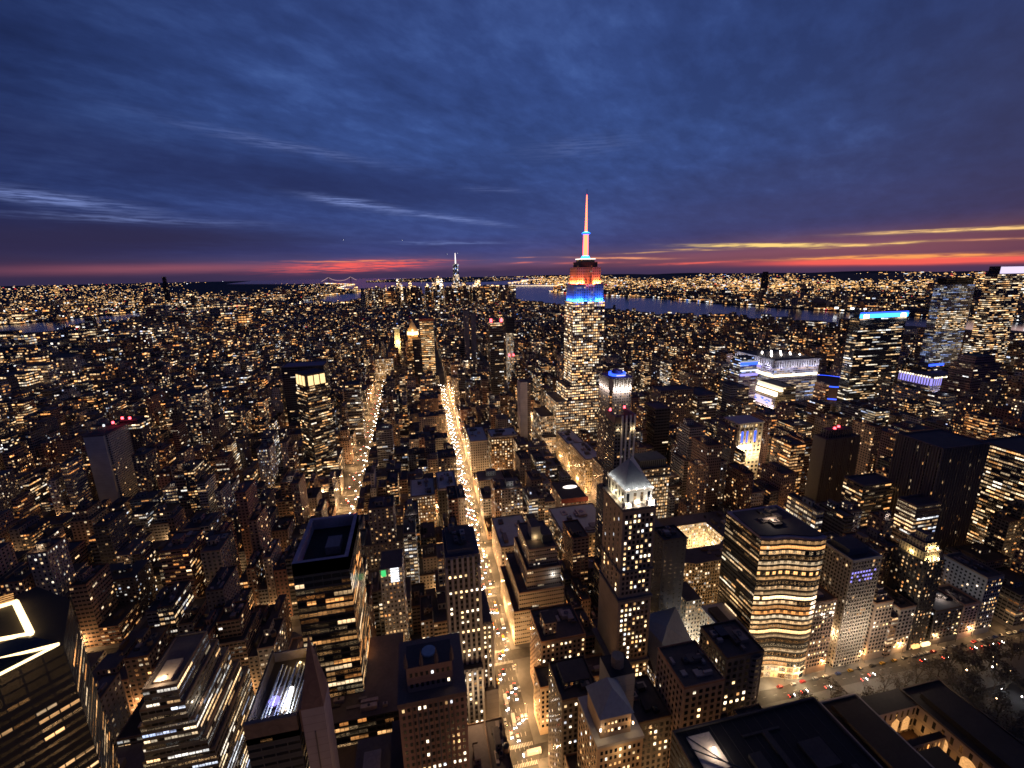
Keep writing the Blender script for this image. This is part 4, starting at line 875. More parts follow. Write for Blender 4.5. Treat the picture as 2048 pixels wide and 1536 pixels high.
simple('grey_glass_tower', 'tall grey glass tower with a black cap standing left of the lilac-topped tower', 'office tower', [(1306, 1406, 815, 838, 0, 265, dg(cw=4.5, ch=4.2, fw=.8, fh=.6, lit=.75, br=.42, hue=.72, fv=.4, run=4, wall=(.13, .13, .15))), (1311, 1400, 816, 836, 265, 281, dg(lit=0, wall=(.01, .01, .01)), (.01, .01, .01)), (1304, 1400, 812, 815, 150, 200, dg(cw=5, ch=4.4, lit=.85, hue=.4))], 'the grey glass tower with the black cap')
pn = st(cw=7, ch=4.6, fw=.9, fh=.55, lit=.85, run=3, br=.55, hue=.66, fv=.4, wall=(.20, .18, .20))
def ex(B):
    m = B.mb('terrace_band'); m.solid(788.5, 790, 762, 880, 74, 80, G['pale'], bottom=True); m.solid(790, 905, 758.6, 760, 74, 79, G['pale'], bottom=True)
    m = B.mb('crown_fins')
    for i in range(19): y = 763+i*6.8; m.solid(786.8, 790, y, y+1.6, 98, 112, 'white'); m.solid(786.8, 790, y, y+1.6, 14, 26, 'white')
    for i in range(18): x = 792+i*6.5; m.solid(x, x+1.6, 757.2, 760, 96, 110, 'white'); m.solid(x, x+1.6, 757.2, 760, 14, 26, 'white')
    m.solid(786.6, 790, 762, 892, 112, 113.4, 'white'); m.solid(790, 908, 757, 760, 110, 111.4, 'white')
    for k in range(14): B.mb('roof_lamp').cone(815+k*6, 800+(k*37) % 60, 113, 115.5, 1.6, 1.3, G['white'], 6)
    m = B.mb('blue_windows'); m.solid(789.6, 790, 800, 850, 88, 94, G['violet'], bottom=True)
o = simple('broad_glowing_block', 'broad office block with pale vertical fins, a golden middle band and lamps on its roof', 'office building', [(790, 908, 760, 892, 0, 98, pn), (793, 905, 763, 890, 98, 111, dict(pn, lit=.5))], 'the broad glowing block with a golden band', extra=ex)
for y in (775, 805, 835, 865): lamp(o, (782, y, 96), (.75, .72, 1), 9000, 1, 'fin_light')
for x in (805, 835, 865, 895): lamp(o, (x, 750, 96), (.8, .75, 1), 8000, 1, 'fin_light_front')
def ex(B):
    m = B.mb('drum'); m.cone(985, 800, 0, 44, 62, 62, 'roof', 32, C=(.05, .05, .08)); m = B.mb('blue_rim'); m.cone(985, 800, 42.5, 45, 63, 63, G['blue'], 32, cap=False); m.cone(985, 800, 13, 15.5, 63, 63, G['blue'], 32, cap=False)
    m = B.mb('roof'); m.cone(985, 800, 44.2, 45, 62, 58, 'roof', 32, C=(.05, .05, .09))
simple('round_arena', 'dark round arena with two glowing blue rings between the office blocks', 'arena', [(925, 1046, 742, 860, 0, 8, dg(lit=.3))], 'the round arena with blue rings', extra=ex)
def ex(B):
    m = B.mb('light_slab'); m.solid(708, 712, 660, 728, 62, 70, G['pale'], bottom=True); m.solid(724, 728, 664, 730, 70, 78, G['pale'], bottom=True)
    m = B.mb('video_sign'); m.solid(706, 707.6, 668, 728, 40, 55, G['lilac'], bottom=True); rn = random.Random(6)
    for k in range(10): y = 670+rn.random()*50; z = 42+rn.random()*10; m.solid(705.6, 706, y, y+rn.uniform(3, 8), z, z+rn.uniform(1, 3), G['blue'], bottom=True)
simple('video_sign_building', 'building with two glowing cream roof slabs above a large violet video sign', 'office building', [(712, 760, 664, 730, 0, 62, dg(wall=(.3, .24, .15), lit=.2, hue=.3)), (728, 762, 668, 730, 62, 78, dg(wall=(.3, .24, .15), lit=.2))], 'the building with the violet video sign', extra=ex)
o = bpy.data.objects['video_sign_building']; lamp(o, (695, 690, 30), (.85, .75, 1), 60000, 2, 'sign_glow'); lamp(o, (700, 640, 20), (1, .8, .5), 40000, 2, 'street_glow')
def ex(B):
    m = B.mb('blue_band'); m.solid(649, 688, 694.6, 696, 122, 128, G['blue'], bottom=True); m.solid(648, 690, 694.4, 696, 128, 131, G['cool'], bottom=True); m.solid(650, 690, 693, 695, 100, 104, G['violet'], bottom=True); m.solid(649, 690, 693, 695, 110, 112, G['cool'], bottom=True)
simple('white_blue_stepped_tower', 'stepped white tower with blue lit bands near its top', 'office tower', [(648, 692, 696, 730, 0, 100, dg(wall=(.28, .2, .24), lit=.5, hue=.6, br=.5)), (650, 689, 698, 728, 100, 128, dg(wall=(.3, .3, .34), lit=.6, hue=.75)), (655, 684, 702, 726, 128, 137, dg(lit=.6, hue=.8))], 'the stepped white tower with blue bands', extra=ex)
simple('grey_stepped_office', 'grey stepped office building with lit floors left of the violet sign', 'office building', [(596, 645, 640, 700, 0, 66, dg(wall=(.14, .12, .11), lit=.5)), (600, 628, 640, 690, 66, 92, dg(wall=(.10, .09, .09), lit=.35)), (585, 600, 636, 660, 0, 98, dg(lit=0, wall=(.12, .12, .13)))], 'the grey stepped office building')
def ex(B):
    m = B.mb('blue_colonnade'); bx = [(1152, 1266, 770, 830)]
    m.solid(1160.6, 1162, 700, 772, 44, 60, G['violet'], bottom=True); m.solid(1162, 1262, 698.6, 700, 44, 60, G['violet'], bottom=True)
    for i in range(12): y = 702+i*6; m.solid(1159, 1160.6, y, y+2, 42, 62, 'white')
    for i in range(15): x = 1163+i*6.6; m.solid(x, x+2, 697, 698.6, 42, 62, 'white')
    m.solid(1230, 1275, 758, 760, 74, 79, G['blue'], bottom=True)
    for i in range(12): B.mb('cornice_lamp').cone(1158, 703+i*6, 62, 65, 1.6, 1.4, G['pale'], 6)
    for i in range(15): B.mb('cornice_lamp').cone(1165+i*6.6, 696, 62, 65, 1.6, 1.4, G['pale'], 6)
o = simple('violet_colonnade_building', 'long grey building with a violet-blue lit colonnade under its roof', 'public building', [(1162, 1262, 700, 775, 0, 62, dg(wall=(.26, .24, .3), lit=.4, br=.4, hue=.6)), (1225, 1280, 760, 800, 62, 74, dg(lit=.2))], 'the building with the violet-blue colonnade', extra=ex)
for x in (1175, 1205, 1240): lamp(o, (x, 690, 6), (.8, .75, 1), 40000, 1, 'facade_light')
simple('brown_stepped_hotel', 'dark reddish stepped hotel tower in front of the lilac-topped tower', 'hotel', [(1040, 1128, 552, 600, 0, 92, dg(wall=(.12, .07, .065), lit=.10)), (1046, 1112, 556, 596, 92, 128, dg(wall=(.12, .07, .065), lit=.08)), (1052, 1100, 560, 590, 128, 142, dg(wall=(.14, .075, .07), lit=0))], 'the dark reddish stepped hotel')
def ex(B):
    m = B.mb('blue_banner')
    for x in (436, 444, 456): m.solid(x, x+1.6, 419.0, 420, 82, 98, G['blue'], bottom=True)
    m = B.mb('shop_window'); m.solid(431, 452, 418.8, 420, 74, 77, G['white'], bottom=True)
    m = B.mb('cornice'); m.solid(429, 469, 418.4, 450, 108, 110, 'stone'); m.solid(429, 469, 419, 450, 98, 99.2, 'stone')
    for i in range(6): m.solid(431+i*7, 432.4+i*7, 418.8, 420, 72, 108, 'stone')
o = simple('ornate_department_store', 'ornate floodlit beige building with blue banners between its columns', 'department store', [(430, 468, 420, 448, 0, 108, st(cw=6.4, ch=6, fw=.6, fh=.55, lit=.45, br=1.1, hue=.4, wall=(.38, .30, .2)))], 'the ornate building with blue banners', extra=ex)
for x in (436, 448, 460): lamp(o, (x, 408, 66), (1, .80, .5), 22000, 1, 'facade_floodlight')
simple('wide_brown_office', 'wide dark brown block with a strip of lit top windows, right of the pleated-crown tower', 'office building', [(400, 461, 570, 600, 0, 118, st(cw=3.6, ch=4, fw=.5, fh=.5, lit=.16, hue=.2, wall=(.10, .07, .055))), (462, 500, 560, 612, 0, 108, dg(lit=.2, wall=(.12, .10, .08)))], 'the wide dark brown office block')
simple('dark_windowless_slab', 'tall nearly windowless dark slab left of the wide brown office block', 'office building', [(352, 376, 500, 535, 0, 112, dg(lit=.01, wall=(.035, .03, .03)))], 'the windowless dark slab')
rb = lambda **k: st(**{**dict(cw=3.4, ch=3.8, fw=.40, fh=.78, lit=.03, br=.8, hue=.2, fv=.1, wall=(.06, .045, .04)), **k})
def ribs(x0, x1, y0, y1, H, n):
    def f(B):
        m = B.mb('ribs')
        for i in range(n): x = x0+(x1-x0)*i/(n-1); m.solid(x-.5, x+.5, y0-.9, y0, 10, H, 'darkstone')
        for i in range(n): y = y0+(y1-y0)*i/(n-1); m.solid(x0-.9, x0, y-.5, y+.5, 10, H, 'darkstone')
    return f
simple('ribbed_black_tower', 'huge black tower with vertical ribs on the right, above the golden-crowned black tower', 'office tower', [(504, 562, 232, 275, 0, 140, rb())], 'the huge black ribbed tower', extra=ribs(504, 562, 232, 275, 140, 18))
simple('ribbed_grey_tower', 'dark grey ribbed tower with red roof beacons above the curved glass tower', 'office tower', [(484, 534, 338, 354, 0, 112, rb(wall=(.05, .045, .045))), (490, 524, 341, 352, 112, 122, rb(lit=0))], 'the dark ribbed tower with red beacons', extra=lambda B: (ribs(484, 534, 338, 354, 112, 20)(B), B.mb('beacon').cone(502, 345, 122, 124, 1.6, 1.2, G['red'], 8), B.mb('beacon').cone(512, 349, 122, 124, 1.6, 1.2, G['red'], 8)))
def tri(B):
    m = B.mb('illuminated_floor'); m.solid(600, 660, 398.7, 400, 58, 61, G['gold'], bottom=True)
simple('gold_floor_block', 'dark stepped block with rows of small golden windows right of centre', 'office building', [(598, 662, 400, 440, 0, 62, dg(lit=.5, hue=.2, cw=4)), (606, 654, 405, 438, 62, 74, dg(lit=.3, hue=.2))], 'the gold-windowed stepped block', extra=tri)
simple('office_block_golden', 'tall office block with golden lit floors left of the huge black ribbed tower', 'office tower', [(455, 495, 262, 284, 0, 92, dg(cw=4, ch=4, wall=(.08, .055, .035), hue=.2, lit=.4, br=.9))], 'the office block with golden floors')
simple('office_block_white_bands', 'office block with two white lit bands beside the huge black ribbed tower', 'office tower', [(472, 502, 222, 240, 0, 88, dg(cw=3.5, ch=4, fv=.9, run=6, hue=.5, lit=.4, wall=(.07, .05, .04)))], None)
simple('bright_banded_tower', 'tower with closely spaced bright lit floors at the right edge of the photo', 'office tower', [(600, 660, 215, 262, 0, 128, dg(cw=4, ch=4, lit=.6, hue=.3))], 'the banded tower at the right edge')
simple('right_edge_tower', 'tall stepped tower with golden floors cut by the right edge of the photo', 'office tower', [(560, 600, 160, 190, 0, 92, dg(cw=4, ch=4, lit=.6, hue=.25))], None)
# left part
def ex(B):
    m = B.mb('beacon'); m.cone(-415, 655, 112, 115, 1.6, 1.4, G['red'], 8); m.cone(-404, 652, 112, 115, 1.6, 1.4, G['red'], 8); m.cone(-422, 645, 109, 112, 1.6, 1.4, G['red'], 8)
    m.cone(-431, 640, 107, 110, 1.4, 1.2, G['cool'], 8); m.tube((-431, 640, 100), (-431, 640, 107), .3, 'metal'); 
simple('red_beacon_tower', 'apartment tower with a lit crown and red beacons behind the pale blank slab', 'apartment tower', [(-424, -392, 650, 680, 0, 96, rb(cw=3, fw=.5, fh=.5, lit=.12)), (-424, -392, 650, 680, 96, 105, dg(lit=1, fv=0, run=1, hue=.4)), (-420, -398, 655, 676, 105, 109, dg(lit=0))], 'the apartment tower with red beacons', extra=ex)
simple('pale_blank_slab', 'tall pale grey slab tower with a blank windowless end wall, left side', 'apartment tower', [(-433, -410, 600, 604, 0, 105, st(lit=0, fw=0, wall=(.36, .36, .35))), (-436, -407, 604, 650, 0, 105, st(cw=3.4, ch=3.3, fw=.6, fh=.5, lit=.06, wall=(.16, .16, .16)))], 'the pale blank slab tower')
simple('rounded_balcony_tower', 'tall grey apartment tower with lit top floors right of the red beacon tower', 'apartment tower', [(-396, -362, 780, 812, 0, 114, st(cw=4, ch=3.4, fw=.7, fh=.55, lit=.35, br=.9, hue=.3, wall=(.10, .10, .10)))], 'the grey apartment tower on the left')
B = Bld('blank_wall_tower', 'slim tower whose pale grey blank wall faces us, left of the tallest skyscraper', 'apartment tower', 188, 212, 690, 720, lm='the blank-walled slim tower', h=80)
m = B.mb('walls'); m.box(191, 204.5, 692, 716, 0, 118, st(lit=0, fw=0, wall=(.40, .38, .41)), (.1, .1, .1)); m.box(204.5, 211, 694, 716, 0, 116, st(cw=3, lit=.2, wall=(.08, .06, .06)))
B.done()
simple('white_lit_slim_tower', 'very slim tower with a column of lit grid windows left of the tallest skyscraper', 'apartment tower', [(262, 280, 1148, 1170, 0, 146, st(cw=3, ch=5, fw=.8, fh=.7, lit=1, br=.5, hue=.45, fv=0, wall=(.2, .18, .16))), (259, 283, 1150, 1175, 146, 182, dg(lit=0)), (260, 282, 1150, 1172, 182, 190, dg(lit=0))], 'the slim tower with lit grid windows', extra=lambda B: (B.mb('beacon').cone(266, 1146, 82, 87, 2.4, 2, G['red'], 8), B.mb('beacon').cone(278, 1146, 82, 87, 2.4, 2, G['red'], 8)))
simple('twin_beacon_tower', 'dark tower with two glowing red roof beacons left of the slim lit tower', 'apartment tower', [(172, 202, 900, 928, 0, 196, dg(lit=.10, cw=5)), (174, 200, 902, 926, 196, 205, dg(lit=.9, cw=4, hue=.4))], 'the dark tower with two red beacons', extra=lambda B: (B.mb('beacon').cone(175, 899, 206, 213, 3, 2.4, G['red'], 8), B.mb('beacon').cone(198, 899, 206, 213, 3, 2.4, G['red'], 8)))
def ex(B):
    m = B.mb('gold_pyramid'); m.cone(4, 1245, 150, 185, 15, 0, 'stone', 4); m.cone(4, 1245, 140, 150, 16, 15, G['gold'], 4)
    m.cone(4, 1229, 152, 158, 3, 1, G['gold'], 6)
o = simple('gold_pyramid_tower', 'tower with an orange-lit pyramid roof in the middle distance left of centre', 'office tower', [(-16, 26, 1228, 1266, 0, 100, dg(lit=.4, hue=.2, wall=(.2, .14, .08))), (-10, 18, 1232, 1260, 100, 140, dg(lit=.6, hue=.15, br=1.5, wall=(.3, .2, .1)))], 'the orange-lit pyramid tower', extra=ex)
for x, y in ((-6, 1224), (14, 1224), (-18, 1245)): lamp(o, (x, y, 148), (1, .50, .13), 24000, 2, 'spire_floodlight')
simple('wide_lit_office', 'broad office block with full lit floors and dark red roof right of the orange-lit pyramid', 'office building', [(26, 66, 1300, 1345, 0, 172, dg(cw=7, ch=6, lit=.85, hue=.2, fv=.3)), (24, 68, 1298, 1347, 172, 180, dg(lit=0, wall=(.10, .02, .02)), (.10, .02, .02)), (2, 26, 1180, 1215, 0, 134, dg(lit=.02))], 'the broad lit office block')
simple('pale_bell_tower', 'pale floodlit tower left of the orange-lit pyramid in the middle distance', 'tower', [(-62, -44, 1580, 1600, 0, 120, st(lit=.3, br=.6, cw=5, ch=6, wall=(.6, .48, .3))), (-66, -40, 1576, 1604, 120, 126, dg(lit=1, hue=.5, fv=0, br=1.6))], 'the pale floodlit tower')
o = bpy.data.objects['pale_bell_tower']; lamp(o, (-52, 1560, 70), (1, .65, .3), 130000, 3, 'tower_floodlight')
simple('cream_lit_block', 'cream floodlit office block at the far end of the left avenue', 'office building', [(-110, -60, 1290, 1320, 0, 66, st(cw=5, ch=5, fw=.6, fh=.6, lit=.9, br=.9, hue=.4, wall=(.3, .25, .18)))], 'the cream floodlit block')
for i, (xx, zt) in enumerate(((176, 186), (200, 176))):
    simple('slender_dark_tower', ('slender dark tower with faint vertical lines, taller of the two near the skyline centre', 'slender dark tower, shorter and right of its taller twin near the skyline centre')[i], 'apartment tower', [(xx, xx+16, 1460, 1476, 0, zt, rb(cw=4, fw=.2, fh=.9, lit=.02, wall=(.09, .09, .11)))])
simple('long_dark_roof_block', 'low dark block with pale violet flat roof left of the diagonal gold-crown tower', 'warehouse', [(-262, -180, 905, 960, 0, 128, dg(lit=.06), (.18, .17, .28))], 'the block with the pale violet roof')
simple('lit_floor_block_park', 'dark office block beside the diagonal gold-crown tower with two lit floors', 'office building', [(-122, -97, 780, 812, 0, 112, dg(lit=.25, fv=.95, wall=(.06, .055, .06)))], None)
# skylight roof
B = Bld('oval_skylight_building', 'low dark department building with a glowing white oval skylight and red roof edge', 'department store', 172, 226, 394, 440, lm='the low building with the oval skylight', h=45)
m = B.mb('walls'); m.box(173, 205, 395, 440, 0, 43, st(cw=3.4, ch=4.4, lit=.35, wall=(.12, .08, .07)), (.025, .025, .03)); m.box(172, 206, 394, 395, 38, 44, st(lit=0, fw=0, wall=(.25, .06, .05)))
m = B.mb('skylight'); n = 22; m.face([(193+9.5*math.cos(2*math.pi*i/n), 424+4.5*math.sin(2*math.pi*i/n), 43.6) for i in range(n)], G['creamw'])
B.done()
def fac(x0, x1, y0, y1, H, label, lit=.35, w=(.26, .20, .12), cw=3.4, name='avenue_building'):
    def f(B):
        m = B.mb('cornice'); m.solid(x0-.5, x1+.5, y0-.5, y1+.5, H-1.5, H+.4, 'stone'); B.mb('string_course').solid(x0-.25, x1+.25, y0-.25, y1+.25, 8, 9, 'stone')
        clutter(B, x0+2, x1-2, y0+2, y1-2, H+.4, 7)
    return simple(name, label, 'office building', [(x0, x1, y0, y1, 0, H, st(cw=cw, ch=4, fw=.5, fh=.55, lit=lit, hue=.3, wall=w))], None, extra=f)
fac(84, 112, 575, 640, 58, 'grey stone block with blank sides on the right kerb of the central avenue', .06, (.26, .24, .22))
fac(116, 158, 572, 606, 64, 'dark block with bright rows of square windows right of the grey stone avenue block', .7, (.09, .06, .04), 4.2)
fac(83, 118, 320, 378, 40, 'low stone corner block with an orange lit floor just above the stepped building', .25, (.16, .13, .11))
fac(236, 262, 480, 545, 52, 'pale warm-lit stone block on the side avenue left of the white-crowned tower', .4, (.36, .29, .19))
fac(238, 266, 560, 622, 44, 'pale stone block with a dark terrace at the foot of the tallest skyscraper', .35, (.34, .28, .19))
fac(150, 204, 318, 376, 44, 'wide block with rows of warm windows behind the stepped building', .45, (.17, .13, .09), 3.8)
fac(66-40, 48, 412, 460, 66, 'black block with one small rooftop light on the left kerb of the central avenue', .02, (.02, .02, .022))
fac(-6, 22, 416, 462, 58, 'narrow block with many golden lit floors beside the black avenue block', .8, (.12, .08, .05), 3)
# rooftop star sign building between avenues
B = Bld('green_sign_building', 'low building with a white lit wall and small green glow behind the dark office tower', 'building', -28, -8, 228, 250, lm='the small building with the green glow', h=60)
m = B.mb('walls'); m.box(-27, -10, 238, 262, 0, 92, st(cw=3, ch=4, fw=.5, fh=.5, lit=.5, wall=(.2, .2, .2)))
m = B.mb('sign_panel'); m.solid(-26, -22.5, 237.4, 238, 86, 91, G['green'], bottom=True)
for k in range(6): m.solid(-19, -13, 237.6, 238, 80+k*2.2, 81+k*2.2, G['cool'], bottom=True)
B.done()
# ---------------------------------------------------------------- downtown cluster on the skyline
DT = [(290, 5075, 270, 34, 'slim gold-lit tower left of the spired tower', .75, .35), (-114, 5180, 200, 34, 'slim pale tower near the left end of the downtown skyline', .6, .5), (346, 5465, 235, 44, None, .5, .5), (590, 5182, 200, 50, 'broad lit block just right of the spired tower base', .7, .4),
      (744, 5132, 222, 56, 'tall bright golden slab right of the spired tower', 1.0, .25), (177, 5129, 190, 30, None, .7, .3), (288, 4524, 165, 34, 'nearest dark tower below the spired tower', .3, .5), (-159, 5693, 240, 34, 'pointed tower at the left of the downtown skyline', .4, .4),
      (265, 5512, 190, 50, None, .6, .4), (-14, 5705, 225, 40, None, .6, .3), (741, 5231, 190, 56, None, .7, .4), (745, 5408, 165, 60, None, .7, .3), (925, 4980, 120, 90, 'wide low lit block at the right end of downtown', .7, .35), (980, 5150, 150, 60, 'square lit tower at the right end of downtown', .6, .3)]
k = 0
for x, y, H, w, lb_, lit, hue in DT:
    k += 1
    d = st(cw=14, ch=12, fw=.8, fh=.7, lit=min(1, lit*1.25), run=1, br=3.4, hue=hue, fv=.3, wall=(.10, .09, .09))
    B = Bld('downtown_tower', lb_ or 'lit tower in the downtown skyline, %s of the spired tower' % ({346: 'directly behind and left', 177: 'a little left', 265: 'two towers left', -14: 'far left', 741: 'directly behind the golden slab', 745: 'lowest one near the golden slab'}[x]), 'skyscraper', x-w/2, x+w/2, y, y+w, occ=False)
    B.mb('walls').box(x-w/2, x+w/2, y, y+w, 0, H*.9, d); B.mb('upper_tier').box(x-w*.38, x+w*.38, y+4, y+w-4, H*.9, H+4, d); B.done()
    OCC.append((x-w/2-4, x+w/2+4, y-4, y+w+4))
B = Bld('spired_tower', 'tallest downtown tower with a lit tapering spire on the skyline left of centre', 'skyscraper', 375, 435, 5255, 5315, h=250, lm='the spired downtown tower')
LMK[-1] = (908, 545, LMK[-1][2])
d = st(cw=12, ch=11, fw=.85, fh=.75, lit=.65, br=1.6, hue=.5, fv=.6, wall=(.16, .18, .24))
X0 = 575-60; X0 = 545
m = B.mb('walls'); cx, cy_, = 512, 5285
n = 8
def sq(r, rot): return [(cx+r*math.cos(R(45+rot+90*i)), cy_+r*math.sin(R(45+rot+90*i))) for i in range(4)]
m.prism(sq(50, 0), 0, 55, d); 
for j in range(6):
    r = 50-2.4*j; m.prism([(cx+r*math.cos(R(22.5+45*i))*.88, cy_+r*math.sin(R(22.5+45*i))*.88) for i in range(8)], 55+j*58, 55+(j+1)*58, dict(d, lit=(.7, .5, .35, .6, .25, .6)[j], hue=(.4, .4, .5, .45, .7, .75)[j]))
m = B.mb('spire'); m.cone(cx, cy_, 403, 408, 16, 16, 'metal', 12); m.cone(cx, cy_, 408, 525, 6.5, 2.6, G['creamw'], 6)
B.loc = (512, 5285, 0); B.o.location = B.loc; B.done(); OCC.append((455, 570, 5230, 5340))
LMK[-1] = (908, 560, 'the spired downtown tower')
B = Bld('far_skyline_tower', 'lone dark tower breaking the horizon at the far left', 'skyscraper', -2940, -2898, 6270, 6310, occ=False, h=250, lm='the lone dark tower on the left horizon')
d0 = st(lit=.03, cw=12, ch=12, wall=(.015, .015, .02)); B.mb('walls').box(-2945, -2893, 6270, 6310, 0, 230, d0); B.mb('upper_tier').box(-2936, -2903, 6275, 6305, 230, 309, d0); B.done()
B = Bld('riverside_dark_tower', 'lone dark tower rising above the lights across the river, right of the skyscraper', 'skyscraper', 4400, 4460, 5000, 5060, occ=False, h=150)
B.mb('walls').box(4400, 4462, 5000, 5060, 0, 235, d0); B.mb('upper_tier').box(4410, 4452, 5005, 5055, 235, 262, d0); B.done()
# ================================================================== THE REST OF THE CITY
# points that must stay visible (streets and landmark faces): cap roof heights against the sight lines to them
TG = []
for y in range(150, 1200, 9):
    xx = avx(6, y); TG += [(xx-2, y, 0), (xx+4, y, 0), (xx+8, y, 0)] if y < 420 else [(xx, y, 0), (xx+5, y, 3)]
for y in range(470, 1500, 14): TG += [(avx(5, y)+2, y, 0), (avx(5, y)+9, y, 0)] if y < 900 else [(avx(5, y)+5, y, 2)]
for x in range(283, 540, 8): TG.append((x, 140, 0))
for y in range(480, 780, 12): TG.append((avx(7, y)+6, y, 4))
for x in range(145, 160, 3): TG += [(x, 159, 30), (x, 159, 10)]
for x in range(133, 158, 4): TG.append((131, 165+x-133, 55))
for x in range(22, 50, 4): TG += [(x, 156, 46), (x, 156, 60)]
for x in range(-60, -10, 5): TG.append((x, 140, 30))
for x in range(246, 332, 5): TG += [(x, 650, 36), (x, 645, 70)]
for x in range(242, 288, 5): TG.append((x, 155, 14))
for x in range(294, 350, 4): TG.append((x, 156, 3))
for x in range(353, 470, 5): TG.append((x, 156, 3))
for x in range(80, 124, 4): TG += [(x, 236, 4), (x, 238, 34)]
for x in range(250, 272, 4): TG.append((x, 430, 30))
for x in range(182, 202, 4): TG.append((x, 274, 60))
for x in range(234, 272, 5): TG.append((x, 322, 58))
for x in range(260, 300, 6): TG.append((x, 290, 26))
for x in range(119, 140, 5): TG.append((x, 560, 14))
for x in range(-440, -385, 8): TG.append((x, 600, 14))
for x in range(-170, -118, 8): TG.append((x, 600, 24))
for x in range(-148, -114, 6): TG.append((x, 146, 8))
for x in range(790, 905, 12): TG += [(x, 758, 16), (788, x-30, 16)]
for x in range(925, 1046, 12): TG.append((x, 740, 12))
for x in range(1152, 1290, 9): TG += [(x, 698, 30), (1158, 700+(x-1152)//2, 34)]
for x in range(1300, 1480, 12): TG.append((x, 758, 70))
for x in range(920, 1040, 12): TG.append((x, 688, 90))
for x in range(430, 470, 6): TG.append((x, 418, 76))
for x in range(400, 500, 10): TG.append((x, 560, 66))
for y in range(664, 728, 8): TG.append((706, y, 34))
for x in range(648, 690, 6): TG.append((x, 694, 66))
for x in range(174, 226, 6): TG.append((x, 394, 30))
for x in range(504, 560, 8): TG.append((x, 230, 30))
for x in range(480, 534, 8): TG.append((x, 337, 30))
for x in range(26, 60, 6): TG.append((x, 1298, 70))
for x in range(-16, 26, 6): TG.append((x, 1226, 90))
for x in range(262, 282, 5): TG.append((x, 1146, 70))
for x in range(172, 202, 5): TG.append((x, 899, 90))
TG.append((197, 690, 12)); TG.append((210, 690, 20))
TGa = np.array(TG, dtype=float); C0_ = np.array(CAM); TD = TGa-C0_
def cap(x0, x1, y0, y1):
    with np.errstate(divide='ignore', invalid='ignore'):
        ax, bx = (x0-C0_[0])/TD[:, 0], (x1-C0_[0])/TD[:, 0]; ay, by = (y0-C0_[1])/TD[:, 1], (y1-C0_[1])/TD[:, 1]
    lo = np.maximum(np.minimum(ax, bx), np.minimum(ay, by)); hi = np.minimum(np.maximum(ax, bx), np.maximum(ay, by))
    ok = (lo < hi) & (hi > 0) & (lo < .995)
    if not ok.any(): return 1e9
    z = C0_[2]+TD[ok, 2]*np.minimum(hi[ok], .999)
    return max(4.0, float(z.min())-.5)
def blocked(x0, x1, y0, y1, g=.6):
    for a, b, c, d in OCC:
        if x0 < b+g and x1 > a-g and y0 < d+g and y1 > c-g: return True
    return False
WALLS = [((.13, .085, .06), 'brown brick'), ((.16, .13, .105), 'tan brick'), ((.07, .06, .058), 'dark brick'), ((.045, .045, .05), 'black glass'), ((.20, .18, .155), 'pale stone'), ((.10, .10, .105), 'grey concrete'), ((.12, .065, .05), 'red brick')]
rnd = random.Random(42)
LOTS = []
def zone(x, y):
    d = math.hypot(x-CAM[0], y-CAM[1])
    if y < 1000:
        if x > 290: return (52, 26, .16, 125)
        if x > -120: return (40, 18, .07, 95)
        if x > -420: return (34, 20, .10, 95)
        return (26, 18, .08, 85)
    if y < 2300: return (33, 14, .05, 80) if x > -150 else (22, 10, .06, 60)
    if y < 4300: return (19, 7, .02, 60)
    if -450 < x < 1000: return (62, 34, .40, 190)
    return (20, 8, .04, 60)
for k in range(len(STY)-1):
    y0, y1 = STY[k]+sth(k), STY[k+1]-sth(k+1)
    if y1 < -10: continue
    for i in range(-3, len(AV)-1):
        if i >= 0: xa, xb = avx(i, y0)+AV[i][1], avx(i+1, y0)-AV[i+1][1]
        else: xa, xb = -1012-14+(i)*200+14, -1012+(i+1)*200-14
        if i == 7 and y0 < 100: continue      # library and park
        if i == 7: xb = min(xb, 486) if y0 < 200 else xb
        sc = 1 if y0 < 1000 else 1.15 if y0 < 2300 else 1.6
        for row in (0, 1):
            ya = y0 if row == 0 else (y0+y1)/2+.6; yb = (y0+y1)/2-.6 if row == 0 else y1
            x = xa
            while x < xb-6:
                w = min(rnd.choice((7, 8, 10, 12, 14, 16, 20, 26, 36) if (xa > -120 and y0 < 1100) else (7, 7, 8, 9, 11, 13, 16, 22, 30))*sc, xb-x)
                if xb-x-w < 6: w = xb-x
                LOTS.append((x, x+w-.4, ya+rnd.uniform(0, 1.2) if row == 0 else ya, yb if row == 0 else yb-rnd.uniform(0, 1.2))); x += w
def visible(x, y, z, mg=60):
    px, py = PX(x, y, z); return -mg < px < 2048+mg and py < 1536+mg*3 and py > 300
NEAR, FAR = [], []
